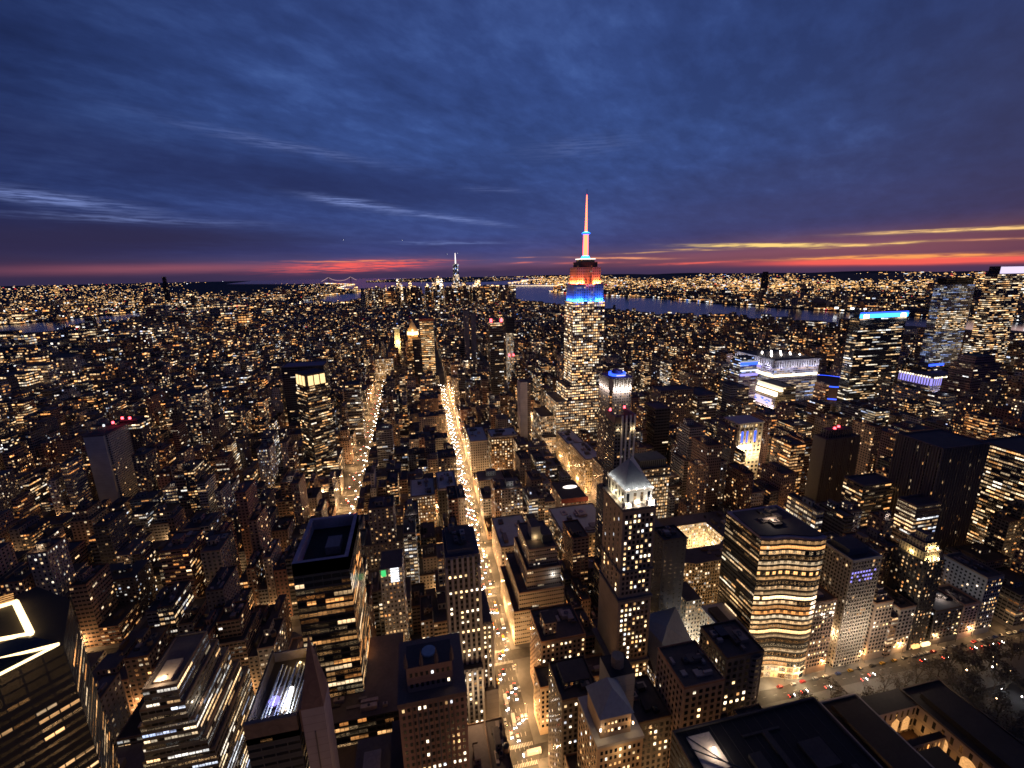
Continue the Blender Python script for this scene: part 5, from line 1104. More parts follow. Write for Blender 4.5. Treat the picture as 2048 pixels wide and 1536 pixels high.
for (x0, x1, y0, y1) in LOTS:
    x, y = (x0+x1)/2, (y0+y1)/2
    if not inside(MAN, x, y): continue
    if blocked(x0, x1, y0, y1):
        # try to keep a smaller piece of the lot
        for tr_ in ((x0, (x0+x1)/2, y0, y1), ((x0+x1)/2, x1, y0, y1), (x0, x1, (y0+y1)/2, y1)):
            if tr_[1]-tr_[0] > 5 and not blocked(*tr_): x0, x1, y0, y1 = tr_; break
        else: continue
        x, y = (x0+x1)/2, (y0+y1)/2
    mu, sg_, pt, mx = zone(x, y)
    H = max(11, rnd.gauss(mu, sg_)) if rnd.random() > pt else rnd.uniform(mx*.6, mx)
    Hc = cap(x0-.3, x1+.3, y0-.3, y1+.3)
    H = min(H, Hc if Hc < 1e8 else H)
    if y < 140 and -240 < x < 260: H = min(H, 45+rnd.random()*10) if y > 70 else min(H, 60)
    if y < 60 and x < 260: H = min(H, 55)
    if not visible(x, y, H): continue
    d = math.hypot(x-CAM[0], y-CAM[1])
    p = PX(x, y0, H); sz = (x1-x0)*max(H, 20)/(d*d)
    NEAR.append([x0, x1, y0, y1, H, d, p, sz])
NEAR.sort(key=lambda q: -q[7]*(1 if (-40 < q[6][0] < 2090 and q[6][1] < 1560) else .05))
NEAR, FAR = NEAR[:285], NEAR[285:]
def style(x, y, H, d, rn):
    wl, nm = rn.choices(WALLS, (5, 3, 4, 3, 2, 3, 2))[0]
    k = rn.uniform(.75, 1.25); wl = tuple(c*k for c in wl)
    f = max(1.0, d/450*.66)
    off = nm in ('black glass', 'grey concrete') or rn.random() < .35
    lit = rn.choice((.05, .08, .13, .2, .3, .45, .65)) if off else rn.choice((.06, .10, .14, .2, .28))
    if x < -150: lit *= 1.15
    if y > 900: lit *= 1.2
    elif x > 90 and y < 900: lit *= 1.3
    if d < 480 and x < 200: lit *= .8
    s = st(cw=rn.uniform(2.7, 4.2)*max(1, f*.8), ch=rn.uniform(3.4, 4.1)*max(1, f*.75), fw=rn.uniform(.4, .6) if not off else rn.uniform(.7, .92), fh=rn.uniform(.42, .55), lit=lit*(1.0 if d < 900 else 1.0),
           run=1 if not off else rn.choice((1, 2, 3)), br=rn.uniform(.7, 1.2)*(1 if d < 900 else 1.35), hue=rn.choice((.05, .15, .25, .35, .5)), fv=rn.uniform(.2, .8) if off else .3, wall=wl)
    return s, nm, off
CNT = {}
descr = []
for (x0, x1, y0, y1, H, d, p, sz) in NEAR:
    rn = random.Random(int(x0*13+y0*7)); s_, nm, off = style((x0+x1)/2, y0, H, d, rn)
    slimb = H > 1.8*(x1-x0); kind = 'office_building' if off else ('apartment_building' if slimb or H > 50 else 'loft_building')
    B = Bld(kind, '', kind.replace('_', ' '), x0, x1, y0, y1)
    g = rn.choice((.03, .045, .06, .09)); rf = (g, g, g*1.08)
    m = B.mb('walls'); r = rn.random(); step = False; w, dd = x1-x0, y1-y0
    if H > 38 and w > 16 and r < .6:
        step = True; h1 = H*rn.uniform(.5, .8); a, b_, c, e = [rn.uniform(.06, .2) for _ in range(4)]
        m.box(x0, x1, y0, y1, 0, h1, s_, rf); u = B.mb('upper_tier'); X0, X1, Y0, Y1 = x0+a*w, x1-b_*w, y0+c*dd, y1-e*dd
        u.box(X0, X1, Y0, Y1, h1, H, s_, rf); B.mb('parapet').parapet(X0-.1, X1+.1, Y0-.1, Y1+.1, H, 1.1, .5, 'roof', tuple(c_*1.1 for c_ in s_['wall']))
        if d < 900: m.parapet(x0, x1, y0, y1, h1, .9, .4)
    elif w > 22 and r < .8 and H > 15:      # light well at the back
        X0, X1, Y0, Y1 = x0, x1, y0, y1; a, b_ = x0+w*.35, x0+w*.65
        m.prism([(x0, y0), (x1, y0), (x1, y1), (b_, y1), (b_, y1-dd*.5), (a, y1-dd*.5), (a, y1), (x0, y1)], 0, H, s_, rf)
        B.mb('parapet').solid(x0-.15, x1+.15, y0-.15, y0+.4, H, H+1.1, 'roof', tuple(c_*1.1 for c_ in s_['wall']))
    else:
        X0, X1, Y0, Y1 = x0, x1, y0, y1; m.box(x0, x1, y0, y1, 0, H, s_, rf); B.mb('parapet').parapet(X0-.1, X1+.1, Y0-.1, Y1+.1, H, 1.1, .5, 'roof', tuple(c_*1.1 for c_ in s_['wall']))
    if X1-X0 > 6 and Y1-Y0 > 6:
        ph_ = rn.uniform(3, 7); a = rn.uniform(.1, .4); b_ = rn.uniform(.2, .5)
        wx, wy = (X1-X0)*rn.uniform(.25, .45), (Y1-Y0)*rn.uniform(.25, .45); xx, yy = X0+(X1-X0)*a, Y0+(Y1-Y0)*b_
        yy = min(yy, Y1-wy-.6)
        B.mb('penthouse').box(xx, xx+wx, yy, yy+wy, H, H+ph_, dict(s_, lit=.15, fw=.35), rf)
        if d < 520: clutter(B, X0+.8, X1-.8, Y0+.8, Y1-.8, H, rn.randint(3, 8), rn, 2.2)
        if not off and rn.random() < .7: tank(B, X0+(X1-X0)*.82, Y0+(Y1-Y0)*.3, H, 1.0)
    o = B.done()
    if rn.random() < .10: lamp(o, ((X0+X1)/2, Y0+2, H+3), rn.choice(((1, .8, .55), (.9, .95, 1))), 500, .3, 'roof_lamp')
    descr.append([o, p, H, nm, off, slimb, step, s_['lit']])
# labels for these: colour, size, form and nearest landmark
NUM = ['', 'second', 'third', 'fourth', 'fifth', 'sixth', 'seventh', 'eighth', 'ninth', 'tenth', 'eleventh', 'twelfth', 'thirteenth', 'fourteenth', 'fifteenth', 'sixteenth', 'seventeenth', 'eighteenth', 'nineteenth', 'twentieth']
grp = {}
for it in descr:
    o, p, H, nm, off, sl_, step, lt = it
    best = sorted(LMK, key=lambda L: math.hypot(L[0]-p[0], (L[1]-p[1])*1.3))[0]
    dx, dy = p[0]-best[0], p[1]-best[1]
    dr = ('right of' if dx > 0 else 'left of') if abs(dx) > abs(dy)*.8 else ('below' if dy > 0 else 'above')
    size = 'low' if H < 22 else 'mid-height' if H < 50 else 'tall'
    form = 'stepped' if step else 'slim' if sl_ else 'flat-roofed'
    key = (size, form, nm, dr, best[2]); grp.setdefault(key, []).append((math.hypot(dx, dy), it, key))
for key, L in grp.items():
    L.sort(key=lambda q: q[0]); size, form, nm, dr, lm = key
    for i, (_, it, _) in enumerate(L):
        nth = '' if len(L) == 1 else ('nearest ' if i == 0 else (NUM[min(i, 19)]+' nearest '))
        it[0]['label'] = f"{nth}{size} {form} {nm} block {dr} {lm}"
        it[0]['group'] = 'city blocks around the landmarks'
# everything farther: one mass
m = MB()
for (x0, x1, y0, y1, H, d, p, sz) in FAR:
    rn = random.Random(int(x0*13+y0*7)); s_, nm, off = style((x0+x1)/2, y0, H, d, rn); g = rn.choice((.03, .05, .07, .10)); rf = (g, g, g*1.1)
    if y0 > 4800: s_['br'] = 3.2; s_['lit'] = min(.9, s_['lit']*2+.25); s_['cw'] *= .8; s_['ch'] *= .8; s_['hue'] = rn.choice((.2, .3, .4, .5))
    w, dd = x1-x0, y1-y0
    if H > 34 and rn.random() < .5:
        h1 = H*.7; m.box(x0, x1, y0, y1, 0, h1, s_, rf); m.box(x0+w*.15, x1-w*.12, y0+dd*.1, y1-dd*.12, h1, H, s_, rf)
    else: m.box(x0, x1, y0, y1, 0, H, s_, rf)
    if d < 2200:
        a = rn.uniform(.15, .5); m.solid(x0+w*a, x0+w*(a+.25), y0+dd*.3, y0+dd*.6, H, H+rn.uniform(2, 5), 'roof', (g*1.5,)*3)
print('far manhattan', len(FAR))
rnd = random.Random(77)
def far_ok(x, y):
    if inside(MAN, x, y): return 1 if (y > 5000 or x < -1012 or x > 1630 or y > 5000) else 0
    for P_ in (BKN, NJ, SI, GOV):
        if inside(P_, x, y): return 2
    return 0
nb = 0
for _ in range(60000):
    a = R(rnd.uniform(-39, 64)); q = rnd.uniform(1/9500, 1/1250); d = 1/q; x, y = CAM[0]+d*math.sin(a), CAM[1]+d*math.cos(a)
    f = far_ok(x, y)
    if not f: continue
    if nb > 7500: break
    w = rnd.uniform(18, 50)*(1+d/6000); h = rnd.choice((8, 10, 14, 18, 26))*rnd.uniform(.7, 1.3)
    if rnd.random() < .03: h = rnd.uniform(40, 90)
    if x > 1900 and 2000 < y < 4200 and f == 2: h *= 1.4
    s_, nm, off = style(x, y, h, d, rnd); s_ = dict(s_, lit=s_['lit']*1.5, br=1.3)
    m.box(x, x+w, y, y+w*.8, 0, h, s_, (.05, .05, .055)); nb += 1
m.build('distant_city_buildings', kind='stuff')
tot = len(m.f); print('far faces', tot, nb)
# distant lights
cols = [glow('far_light_%s' % n, c, s) for n, c, s in (('gold', (1, .52, .17), 2.1), ('pale', (1, .72, .40), 2.4), ('white', (.92, .95, 1), 2.4), ('red', (1, .06, .08), 2.0), ('blue', (.1, .3, 1), 2.5), ('dim', (1, .6, .3), 1.0))]
m = MB()
def dot(x, y, z, w, h, g):
    m.solid(x-w/2, x+w/2, y-w/2, y+w/2, z, z+h, g)
nd = 0
for _ in range(60000):
    az_ = rnd.uniform(-38, 62); a = R(az_)
    dep = rnd.uniform(.0105, .135) if rnd.random() < .86 else rnd.uniform(.0115, .040)
    d = 300/dep; x, y = CAM[0]+d*math.sin(a), CAM[1]+d*math.cos(a)
    if d > 29500: continue
    nj = inside(NJ, x, y); bk = (not nj) and inside(BKN, x, y); other = (not nj) and (not bk) and (inside(SI, x, y) or inside(GOV, x, y)); mn = (not nj and not bk and not other) and inside(MAN, x, y)
    if not (nj or bk or other or mn): continue
    if mn and y < 4000 and rnd.random() < .72: continue
    if bk and rnd.random() < .25: continue
    if d > 14000 and rnd.random() < .25: continue
    # clumps and dark patches
    n_ = math.sin(x/ (300+d*.05))*math.sin(y/(260+d*.08)+1.3)+.45*math.sin(x/(900+d*.1)+y/(700+d*.1))
    if rnd.random() > .42+.42*n_: continue
    big = rnd.random()
    pxm = d/450
    w = pxm*rnd.choice((.16, .22, .3, .42, .7)); h = pxm*rnd.uniform(.11, .28)
    if nj and d > 7000: w *= rnd.choice((1, 1, 1.6, 2.4)); wt = (66, 18, 5, 2, 1, 26)
    elif bk: wt = (44, 22, 12, 4, 1, 30)
    elif mn: wt = (44, 26, 14, 7, 2, 10)
    else: wt = (50, 25, 15, 3, 1, 10)
    if d > 7000 and not nj: wt = (34, 8, 4, 2, 0, 60)
    zz = rnd.uniform(2, 28) if d < 9000 else rnd.uniform(2, 30)
    dot(x, y, zz, w, h, rnd.choices(cols, wt)[0]); nd += 1
    if nd > 17000: break
# waterfront lights, piers
for P_, n_ in ((NJ, 900), (BKN, 260)):
    for i in range(1, len(P_)-4):
        (xa, ya), (xb, yb) = P_[i], P_[i+1]; L = math.hypot(xb-xa, yb-ya)
        if ya > 16000: continue
        k = int(min(70, L/45))
        for j in range(k):
            u = rnd.random(); x, y = xa+(xb-xa)*u, ya+(yb-ya)*u
            if not visible(x, y, 0): continue
            d = math.hypot(x, y); pxm = d/450; dot(x+(25 if P_ is NJ else -25), y, 4, pxm*rnd.uniform(.4, 1.3), pxm*.35, rnd.choices(cols, (50, 30, 16, 2, 1, 10))[0])
for i in range(70):
    a = i/69*2.6; dot(2100+900*math.cos(a+.2), 9000+700*math.sin(a+.2), 4, 20, 7, cols[1])
m.build('distant_city_lights', kind='stuff'); print('lights', nd)
# ================================================================== floodlights by the far river, bridge, aircraft
def flood(i, px_, x, y, s):
    b = MB(); b.tube((x, y, 0), (x, y, 26), .6, 'metal', 5); b.cone(x, y, 26, 26+s*1.0, s, s, cols[2], 8)
    o = b.build('floodlight_mast', loc=(x, y, 0)); return o
for i, (px_, x, y, s) in enumerate(((0, 2905, 2560, 11), (1, 2960, 2490, 11), (2, 3010, 2440, 8), (3, 3290, 1740, 12))):
    o = flood(i, px_, x, y, s)
    tag(o, ('left of three brilliant white floodlights on the far river bank', 'middle of three brilliant white floodlights on the far river bank', 'right of three brilliant white floodlights on the far river bank', 'single brilliant floodlight by the river left of the grey glass tower')[i], 'floodlight')
B = Bld('suspension_bridge', 'distant suspension bridge with two lit towers and a glowing cable on the left horizon', 'bridge', -2725, -2166, 16379, 17601, occ=False)
ca = (-2725, 16379); cb = (-2166, 17601); dv = (cb[0]-ca[0], cb[1]-ca[1])
bl_ = glow('bridge_light', (1, .62, .55), .55)
for c in (ca, cb):
    m = B.mb('bridge_tower'); m.solid(c[0]-16, c[0]-6, c[1]-10, c[1]+10, 0, 200, 'darkstone'); m.solid(c[0]+6, c[0]+16, c[1]-10, c[1]+10, 0, 200, 'darkstone'); m.solid(c[0]-6, c[0]+6, c[1]-8, c[1]+8, 170, 196, 'darkstone')
m = B.mb('main_cable'); pr = None
for i in range(-8, 37):
    u = i/28; x, y = ca[0]+dv[0]*u, ca[1]+dv[1]*u
    z = 78+122*(2*u-1)**2 if 0 <= u <= 1 else 200-(-u if u < 0 else u-1)*430
    if pr: m.tube(pr, (x, y, z), 6, bl_, 5)
    pr = (x, y, z)
m = B.mb('deck'); 
for i in range(-9, 37):
    u, v = i/28, (i+1)/28; m.tube((ca[0]+dv[0]*u, ca[1]+dv[1]*u, 66), (ca[0]+dv[0]*v, ca[1]+dv[1]*v, 66), 4, 'darkstone', 4)
B.done()
def dirpt(px_, py_, d):
    v = f0+(px_-1024)/FPX*rr-(py_-768)/FPX*uu; v.normalize(); return Vector(CAM)+v*d
def plane_mesh(p, s, cr_):
    b = MB(); x, y, z = p
    b.tube((x-20*s, y, z), (x+20*s, y, z), 2.2*s, 'metal', 8)
    b.solid(x-3*s, x+5*s, y-18*s, y+18*s, z-.4, z+.4, 'metal', bottom=True); b.solid(x-20*s, x-15*s, y-6*s, y+6*s, z, z+.5, 'metal', bottom=True); b.solid(x-20*s, x-15*s, y-.4, y+.4, z, z+7*s, 'metal')
    o = thing('airplane', cr_, 'airplane', (x, y, z)); b.build('fuselage', o, (x, y, z))
    c = MB(); c.cone(x+6*s, y-3, z-3, z+3, 3.4*s, 3.4*s, cols[2], 8); c.build('landing_light', o, (x, y, z)); return o
for q, lb_ in (((-1690, 13000, 1180), 'left of two distant aircraft seen as white dots above the red glow'), ((-180, 13000, 1170), 'right of two distant aircraft seen as white dots above the red glow'), ((1290, 13000, 820), 'aircraft light just right of the downtown spire tip'), ((1000, 13000, 800), 'faint aircraft light just left of the downtown spire tip')):
    plane_mesh(q, 1.6, lb_)
# ================================================================== street lamps
def lamp_mesh():
    b = MB(); b.cone(0, 0, 0, 9, .16, .09, 'metal', 6); b.tube((0, 0, 8.9), (1.8, 0, 9.4), .07, 'metal', 5); pole = b.build('pole').data
    h = MB(); h.solid(1.2, 2.1, -.25, .25, 9.3, 9.5, 'metal'); h.face([(1.2, .25, 9.28), (2.1, .25, 9.28), (2.1, -.25, 9.28), (1.2, -.25, 9.28)], G['warm']); h.cone(1.65, 0, 9.05, 9.3, .3, .32, G['warm'], 8); head = h.build('lamp_head').data
    for o in list(S.collection.objects):
        if o.data in (pole, head): bpy.data.objects.remove(o)
    return pole, head
PM, HM = lamp_mesh()
def street_lamp(x, y, side, power, label, group, light=True, col=(1, .56, .23)):
    o = thing('street_lamp', label, 'street lamp', (x, y, .17), group); o.rotation_euler = (0, 0, 0 if side > 0 else math.pi)
    for n_, me in (('pole', PM), ('lamp_head', HM)):
        c = bpy.data.objects.new(n_, me); S.collection.objects.link(c); c.parent = o
    if light:
        key = ('sl', col, power); L = LAMPS.get(key)
        if L is None: L = bpy.data.lights.new('lamp_light', 'POINT'); L.color = col; L.energy = power; L.shadow_soft_size = .5; LAMPS[key] = L
        c = bpy.data.objects.new('lamp_light', L); S.collection.objects.link(c); c.location = (1.65, 0, 8.6); c.parent = o
nl = 0
for y in range(60, 1180, 34):
    for sd in (1, -1):
        street_lamp(avx(6, y)-sd*9.6, y+(0 if sd > 0 else 13), sd, (18720, 10800, 21600, 14400)[(y//34) % 4] if y < 560 else (24480, 12960, 30240, 17280)[(y//34) % 4], 'street lamp on the kerb of the bright central avenue', 'street lamps along the central avenue', light=True); nl += 1
for y in range(470, 1400, 46):
    for sd in (1, -1):
        street_lamp(avx(5, y)-sd*11, y, sd, (12240, 5760, 15840)[(y//46) % 3], 'street lamp on the kerb of the winding bright avenue left of centre', 'street lamps along the left avenue', light=True)
for y in range(160, 900, 44):
    for sd in (1, -1): street_lamp(avx(7, y)-sd*9.6, y, sd, (20000, 12000)[(y//44) % 2], 'street lamp on the avenue running to the foot of the skyscraper', 'street lamps along the right avenue', light=True)
for x in range(275, 560, 19):
    street_lamp(x, 155.2, -1, 4800, 'street lamp on the south kerb of the park street', 'street lamps along the park street', light=(x//19) % 2 == 0)
for x in (-60, -20, 20, 62, 110, 150, 190):
    for y in (66, -15, -95): street_lamp(x, y+6, 1, 18000, 'street lamp on a street beneath the viewpoint', 'street lamps beneath the viewpoint')
rs = random.Random(21)
for k in range(len(STY)):
    if not 60 < STY[k] < 1040: continue
    for i in range(1, len(AV)-3):
        for u in ((.3, .72) if STY[k] < 560 else (.5,)):
            x = avx(i, STY[k])*(1-u)+avx(i+1, STY[k])*u; y = STY[k]+6
            if i == 7 and STY[k] < 160: continue
            if any(a < x < b and c < y < d for a, b, c, d in OCC) or not visible(x, y, 20): continue
            street_lamp(x, y, 1, (42000, 20000, 30000)[(k+i) % 3] if i > 6 else (22000, 12000, 16000)[(k+i) % 3], 'street lamp on a narrow side street between the blocks', 'street lamps on the side streets')
# ================================================================== traffic
paint = {n: plain('paint_'+n, c, .35, .2, var=.05) for n, c in (('white', (.5, .5, .5)), ('black', (.02, .02, .022)), ('silver', (.3, .31, .32)), ('yellow', (.5, .28, .03)), ('blue', (.03, .06, .2)), ('red', (.35, .02, .02)))}
def car_meshes(pn, van=False):
    b = MB(); L_, w = 2.3, .92
    prof = [(-2.3, .35), (-2.3, .85), (-1.6, 1.0), (-1.1, 1.45), (.5, 1.48), (1.15, 1.0), (2.15, .85), (2.3, .55), (2.3, .35)]
    if van: prof = [(-2.6, .35), (-2.6, 2.1), (1.3, 2.15), (2.0, 1.2), (2.6, 1.0), (2.65, .35)]
    n = len(prof); mt = paint[pn]
    for i in range(n):
        (xa, za), (xb, zb) = prof[i], prof[(i+1) % n]; b.face([(xa, -w, za), (xa, w, za), (xb, w, zb), (xb, -w, zb)], mt)
    b.face([(x, -w, z) for x, z in reversed(prof)], mt); b.face([(x, w, z) for x, z in prof], mt)
    body = b.build('body').data
    g = MB()
    if not van:
        g.face([(.55, -.82, 1.46), (1.13, -.84, 1.03), (1.13, .84, 1.03), (.55, .82, 1.46)], 'glass'); g.face([(-1.12, .8, 1.47), (-1.58, .82, 1.03), (-1.58, -.82, 1.03), (-1.12, -.8, 1.47)], 'glass')
        for s_ in (-1, 1): g.face([(-1.4, s_*.93, 1.02), (.95, s_*.93, 1.02), (.45, s_*.93, 1.4), (-1.05, s_*.93, 1.4)], 'glass')
    else: g.face([(1.32, -.85, 2.12), (1.98, -.87, 1.25), (1.98, .87, 1.25), (1.32, .85, 2.12)], 'glass')
    glass = g.build('windows').data
    wl = MB()
    n = 10; P1 = [(.34*math.cos(2*math.pi*i/n), .34*math.sin(2*math.pi*i/n)) for i in range(n)]
    wl.face([(x, -.1, z) for x, z in P1], 'metal'); wl.face([(x, .1, z) for x, z in reversed(P1)], 'metal')
    for i in range(n): j = (i+1) % n; wl.face([(P1[i][0], -.1, P1[i][1]), (P1[i][0], .1, P1[i][1]), (P1[j][0], .1, P1[j][1]), (P1[j][0], -.1, P1[j][1])], 'metal')
    wheel = wl.build('wheel').data
    def lm(g_, r):
        l = MB(); l.cone(0, 0, -r*.6, r*.6, r, r, g_, 8); return l.build('l').data
    hd, tl = lm(G['head'], .27), lm(G['tail'], .16)
    for o in list(S.collection.objects):
        if o.data in (body, glass, wheel, hd, tl): bpy.data.objects.remove(o)
    return body, glass, wheel, hd, tl, (2.65 if van else 2.3)
CM = {n: car_meshes(n) for n in paint}; CM['van'] = car_meshes('white', True)
def car(x, y, ang, pn, label, group, on=True, cat='car', detail=False):
    body, glass, wheel, hd, tl, L_ = CM[pn]
    o = thing('delivery_van' if pn == 'van' else ('taxi' if pn == 'yellow' else 'car'), label, 'van' if pn == 'van' else cat, (x, y, .03), group); o.rotation_euler = (0, 0, ang)
    def ch(n_, me, loc=(0, 0, 0)):
        c = bpy.data.objects.new(n_, me); S.collection.objects.link(c); c.parent = o; c.location = loc
    ch('body', body)
    if on:
        for s_ in (-1, 1): ch('headlight', hd, (L_+.02, s_*.62, .68)); ch('taillight', tl, (-L_-.02, s_*.66, .78))
    if detail:
        ch('windows', glass)
        for a in (-1, 1):
            for s_ in (-1, 1): ch('wheel', wheel, (a*1.42, s_*.84, .34))
    return o
rn = random.Random(12)
names = list(paint)
TW = {'white': 4}
CN = {'white': 'white', 'black': 'black', 'silver': 'silver', 'yellow': 'yellow', 'blue': 'dark blue', 'red': 'red', 'van': 'white'}
def lane(fx, ys, heading, where, grpn, gap, detail_to=0, on=True, jit=.5):
    y = ys[0]
    while y < ys[1]:
        n_ = rn.choices(names, (4, 8, 6, 1.5, 2, .4))[0]
        if rn.random() < .12: n_ = 'van'
        kind = 'taxi' if n_ == 'yellow' else 'van' if n_ == 'van' else 'car'
        car(fx(y)+rn.uniform(-jit, jit), y, heading+rn.uniform(-.04, .04), n_, f"{CN[n_]} {kind} {'with lights on ' if on else 'parked '}{where}", grpn, on, detail=y < detail_to)
        y += gap(y, rn)
UP, DN = -math.pi/2, math.pi/2
for off in (-4.8, -1.6, 1.6, 4.8):
    lane(lambda y, off=off: avx(6, y)+off, (152+rn.uniform(0, 20), 1190), UP, 'in the bright traffic of the central avenue', 'traffic on the central avenue', lambda y, r: r.uniform(9, 40) if y < 400 else r.uniform(9, 30) if y < 900 else r.uniform(22, 60), 330)
for sd in (-1, 1): lane(lambda y, sd=sd: avx(6, y)+sd*7.6, (172, 520), UP, 'at the kerb of the central avenue', 'cars parked along the central avenue', lambda y, r: r.uniform(8, 34), 300, on=False, jit=.15)
for off in (2.5, 6, 9): lane(lambda y, off=off: avx(5, y)+off, (470, 1450), UP, 'coming towards us on the left avenue', 'traffic on the left avenue', lambda y, r: r.uniform(18, 60))
for off in (-3, -7): lane(lambda y, off=off: avx(5, y)+off, (470, 1200), DN, 'driving away on the left avenue', 'traffic on the left avenue', lambda y, r: r.uniform(25, 80))
for off in (-3, 3): lane(lambda y, off=off: avx(7, y)+off, (480, 800), DN, 'driving away below the tallest skyscraper', 'traffic on the right avenue', lambda y, r: r.uniform(10, 40))
x = 268
while x < 545:
    n_ = rn.choice(names); kind = 'taxi' if n_ == 'yellow' else 'car'
    car(x, 151.6+rn.uniform(-.2, .2), 0, n_, f"{CN[n_]} {kind} parked at the building side of the park street", 'cars parked on the park street', False, detail=True)
    if rn.random() < .45: car(x+3, 144.5+rn.uniform(-2, 2), math.pi if rn.random() < .0 else 0, rn.choice(names[:3]), "car with lights on driving along the park street", 'traffic on the park street', True, detail=True)
    x += rn.uniform(6.5, 12)
# trucks on the central avenue
def truck(x, y, ang, L_, label, colr='white'):
    o = thing('box_truck', label, 'truck', (x, y, .03)); o.rotation_euler = (0, 0, ang)
    b = MB(); b.solid(-L_/2, L_/2-2.2, -1.25, 1.25, .9, 3.6, paint[colr], bottom=True); b.build('cargo_box', o)
    b = MB(); b.solid(L_/2-2.0, L_/2, -1.1, 1.1, .5, 2.6, paint['silver']); b.face([(L_/2+.01, -1, 1.5), (L_/2+.01, 1, 1.5), (L_/2+.01, 1, 2.4), (L_/2+.01, -1, 2.4)], 'glass'); b.build('cab', o)
    for a in (-L_/2+1.3, L_/2-1):
        for s_ in (-1, 1): c = bpy.data.objects.new('wheel', CM['van'][2]); S.collection.objects.link(c); c.parent = o; c.location = (a, s_*1.05, .45); c.scale = (1.3, 1.3, 1.3)
    for s_ in (-1, 1): c = bpy.data.objects.new('headlight', CM['van'][3]); S.collection.objects.link(c); c.parent = o; c.location = (L_/2+.05, s_*.8, .8)
truck(60.3, 186, UP, 10, 'long white box truck parked at the left kerb of the central avenue, the upper one')
truck(62.6, 170, UP, 9, 'white box truck at the left kerb of the central avenue, behind the lower crossing')
truck(70, 146, math.pi, 12, 'large pale truck crossing the central avenue at the very bottom')
truck(72.5, 262, UP, 9, 'pale truck waiting beside the stepped building on the central avenue')
# ================================================================== park trees
def leafmat():
    m, t = mat('winter_foliage'); g = t.n('ShaderNodeNewGeometry').outputs['Position']
    nz = t.n('ShaderNodeTexNoise'); t.l(g, nz.inputs['Vector']); nz.inputs['Scale'].default_value = .6
    c = t.ramp(nz.outputs[0], [(.3, (.04, .033, .028)), (.7, (.11, .085, .065))]); return finish(m, t, principled(t, c, .9).outputs[0])
M['leaf'] = leafmat()
def tree_meshes(seed):
    rn = random.Random(seed); b = MB(); b.cone(0, 0, 0, 6, .45, .3, 'bark', 7)
    tips = []
    for k in range(9):
        a = rn.uniform(0, 6.28); z = rn.uniform(4, 6.5); e = Vector((math.cos(a)*rn.uniform(2.5, 5), math.sin(a)*rn.uniform(2.5, 5), rn.uniform(10, 16))); b.tube((0, 0, z), e, .13, 'bark', 4); tips.append(e)
        for q in range(3):
            e2 = e+Vector((rn.uniform(-2.5, 2.5), rn.uniform(-2.5, 2.5), rn.uniform(-1, 3))); b.tube(tuple(Vector((0, 0, z)).lerp(e, .6)), e2, .06, 'bark', 3); tips.append(e2)
    tr_ = b.build('trunk').data; c = MB()
    for e in tips:
        for q in range(8):
            p = e+Vector((rn.gauss(0, 1.1), rn.gauss(0, 1.1), rn.gauss(0, .9))); s_ = rn.uniform(.25, .6); u = Vector((rn.uniform(-1, 1), rn.uniform(-1, 1), rn.uniform(-.5, .5))).normalized()*s_; v = u.cross(Vector((rn.uniform(-1, 1), rn.uniform(-1, 1), 1))).normalized()*s_*.7
            c.face([tuple(p-u-v), tuple(p+u-v), tuple(p+u+v), tuple(p-u+v)], 'leaf')
    cr_ = c.build('crown').data
    for o in list(S.collection.objects):
        if o.data in (tr_, cr_): bpy.data.objects.remove(o)
    return tr_, cr_
TM = [tree_meshes(s) for s in (1, 2, 3, 4)]
rn = random.Random(9)
TREE_SPOTS = [(x+rn.uniform(-2, 2), rn.choice((122, 131))+rn.uniform(-2, 2)) for x in range(268, 372, 7)]
b = MB(); b.face([(366, -40, .19), (482, -40, .19), (482, 134, .19), (366, 134, .19)], 'pave'); b.face([(364, 8, .2), (600, 8, .2), (600, 116, .2), (364, 116, .2)], M['land']); b.build('park_ground', kind='structure')
for gx in range(372, 600, 8):
    for gy in range(14, 134, 9):
        if rn.random() < .42: continue
        x, y = gx+rn.uniform(-2.5, 2.5), gy+rn.uniform(-2.5, 2.5)
        if not visible(x, y, 10, 20): continue
        if PX(x, y, 5)[1] > 1600 or len([1 for _ in ()]) > 0: continue
        o = thing('bare_tree', 'bare-branched tree in the dark park at the lower right corner', 'tree', (x, y, .1), 'trees in the dark park'); s_ = rn.uniform(.8, 1.15); o.scale = (s_, s_, s_); o.rotation_euler = (0, 0, rn.uniform(0, 6.28))
        for n_, me in zip(('trunk', 'crown'), TM[rn.randrange(4)]):
            c = bpy.data.objects.new(n_, me); S.collection.objects.link(c); c.parent = o
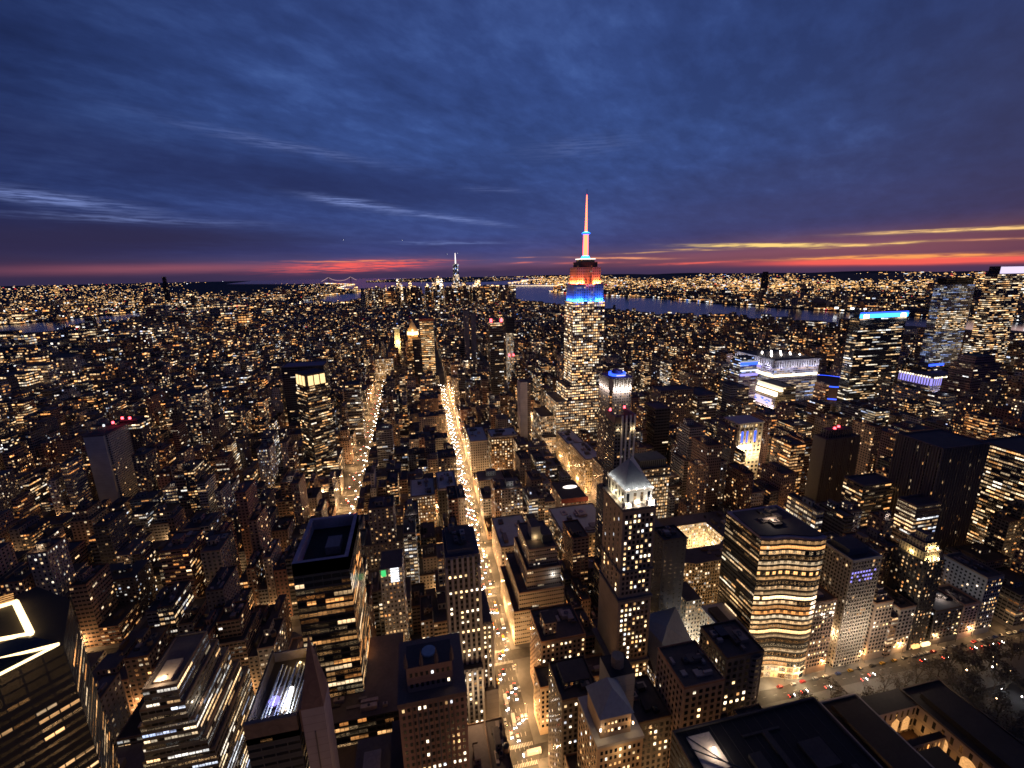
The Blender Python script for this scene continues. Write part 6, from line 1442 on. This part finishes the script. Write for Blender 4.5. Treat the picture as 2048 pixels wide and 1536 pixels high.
for x, y in TREE_SPOTS:
    o = thing('bare_tree', 'bare-branched tree on the terrace between the library and the street', 'tree', (x, y, .1), 'trees beside the library'); s_ = rn.uniform(.7, 1.0); o.scale = (s_, s_, s_); o.rotation_euler = (0, 0, rn.uniform(0, 6.28))
    for n_, me in zip(('trunk', 'crown'), TM[rn.randrange(4)]):
        c = bpy.data.objects.new(n_, me); S.collection.objects.link(c); c.parent = o
bm = MB(); bm.cone(0, 0, 0, 3.4, .12, .1, 'metal', 6); bm.cone(0, 0, 3.4, 4.0, .42, .3, G['white'], 8); bmw = bm.build('x').data
bm = MB(); bm.cone(0, 0, 0, 3.4, .12, .1, 'metal', 6); bm.cone(0, 0, 3.4, 4.0, .42, .3, G['warm'], 8); bmo = bm.build('x').data
for o in list(S.collection.objects):
    if o.data in (bmw, bmo): bpy.data.objects.remove(o)
for k in range(80):
    x, y = rn.uniform(366, 560), rn.uniform(40, 136)
    if not visible(x, y, 4, 0): continue
    w_ = rn.random() < .3
    o = bpy.data.objects.new('park_lamp', bmw if w_ else bmo); S.collection.objects.link(o); o.location = (x, y, .2); tag(o, ('white' if w_ else 'warm')+' lamp glowing between the trees of the dark park', 'park lamp', 'lamps in the dark park')
    if k % 2 == 0:
        L = LAMPS.setdefault(('pk', w_), None) or bpy.data.lights.new('lamp_light', 'POINT'); LAMPS[('pk', w_)] = L; L.color = (.9, .95, 1) if w_ else (1, .7, .4); L.energy = 1000; L.shadow_soft_size = .3
        c = bpy.data.objects.new('lamp_light', L); S.collection.objects.link(c); c.parent = o; c.location = (0, 0, 4.3)
# shop fronts and awning glow on the park street
sf = MB()
B = Bld('pavement_canopy', 'row of glowing shop awnings along the building side of the park street', 'awning', 470, 472, 150, 152, occ=False); B.o['label'] = 'glowing orange shop awning on the park street right of the black tower'
m = B.mb('canopy'); m.solid(400, 407, 155, 156.9, 3, 5.5, G['amber'], bottom=True); m.solid(410, 418, 155, 156.9, 3, 5.5, G['gold'], bottom=True); B.done()
for o in list(bpy.data.objects):
    if o.type == 'MESH' and o.data is not None and len(o.data.vertices) == 0: bpy.data.objects.remove(o)
print('objects', len(bpy.data.objects), 'lights', len([o for o in bpy.data.objects if o.type == 'LIGHT']))
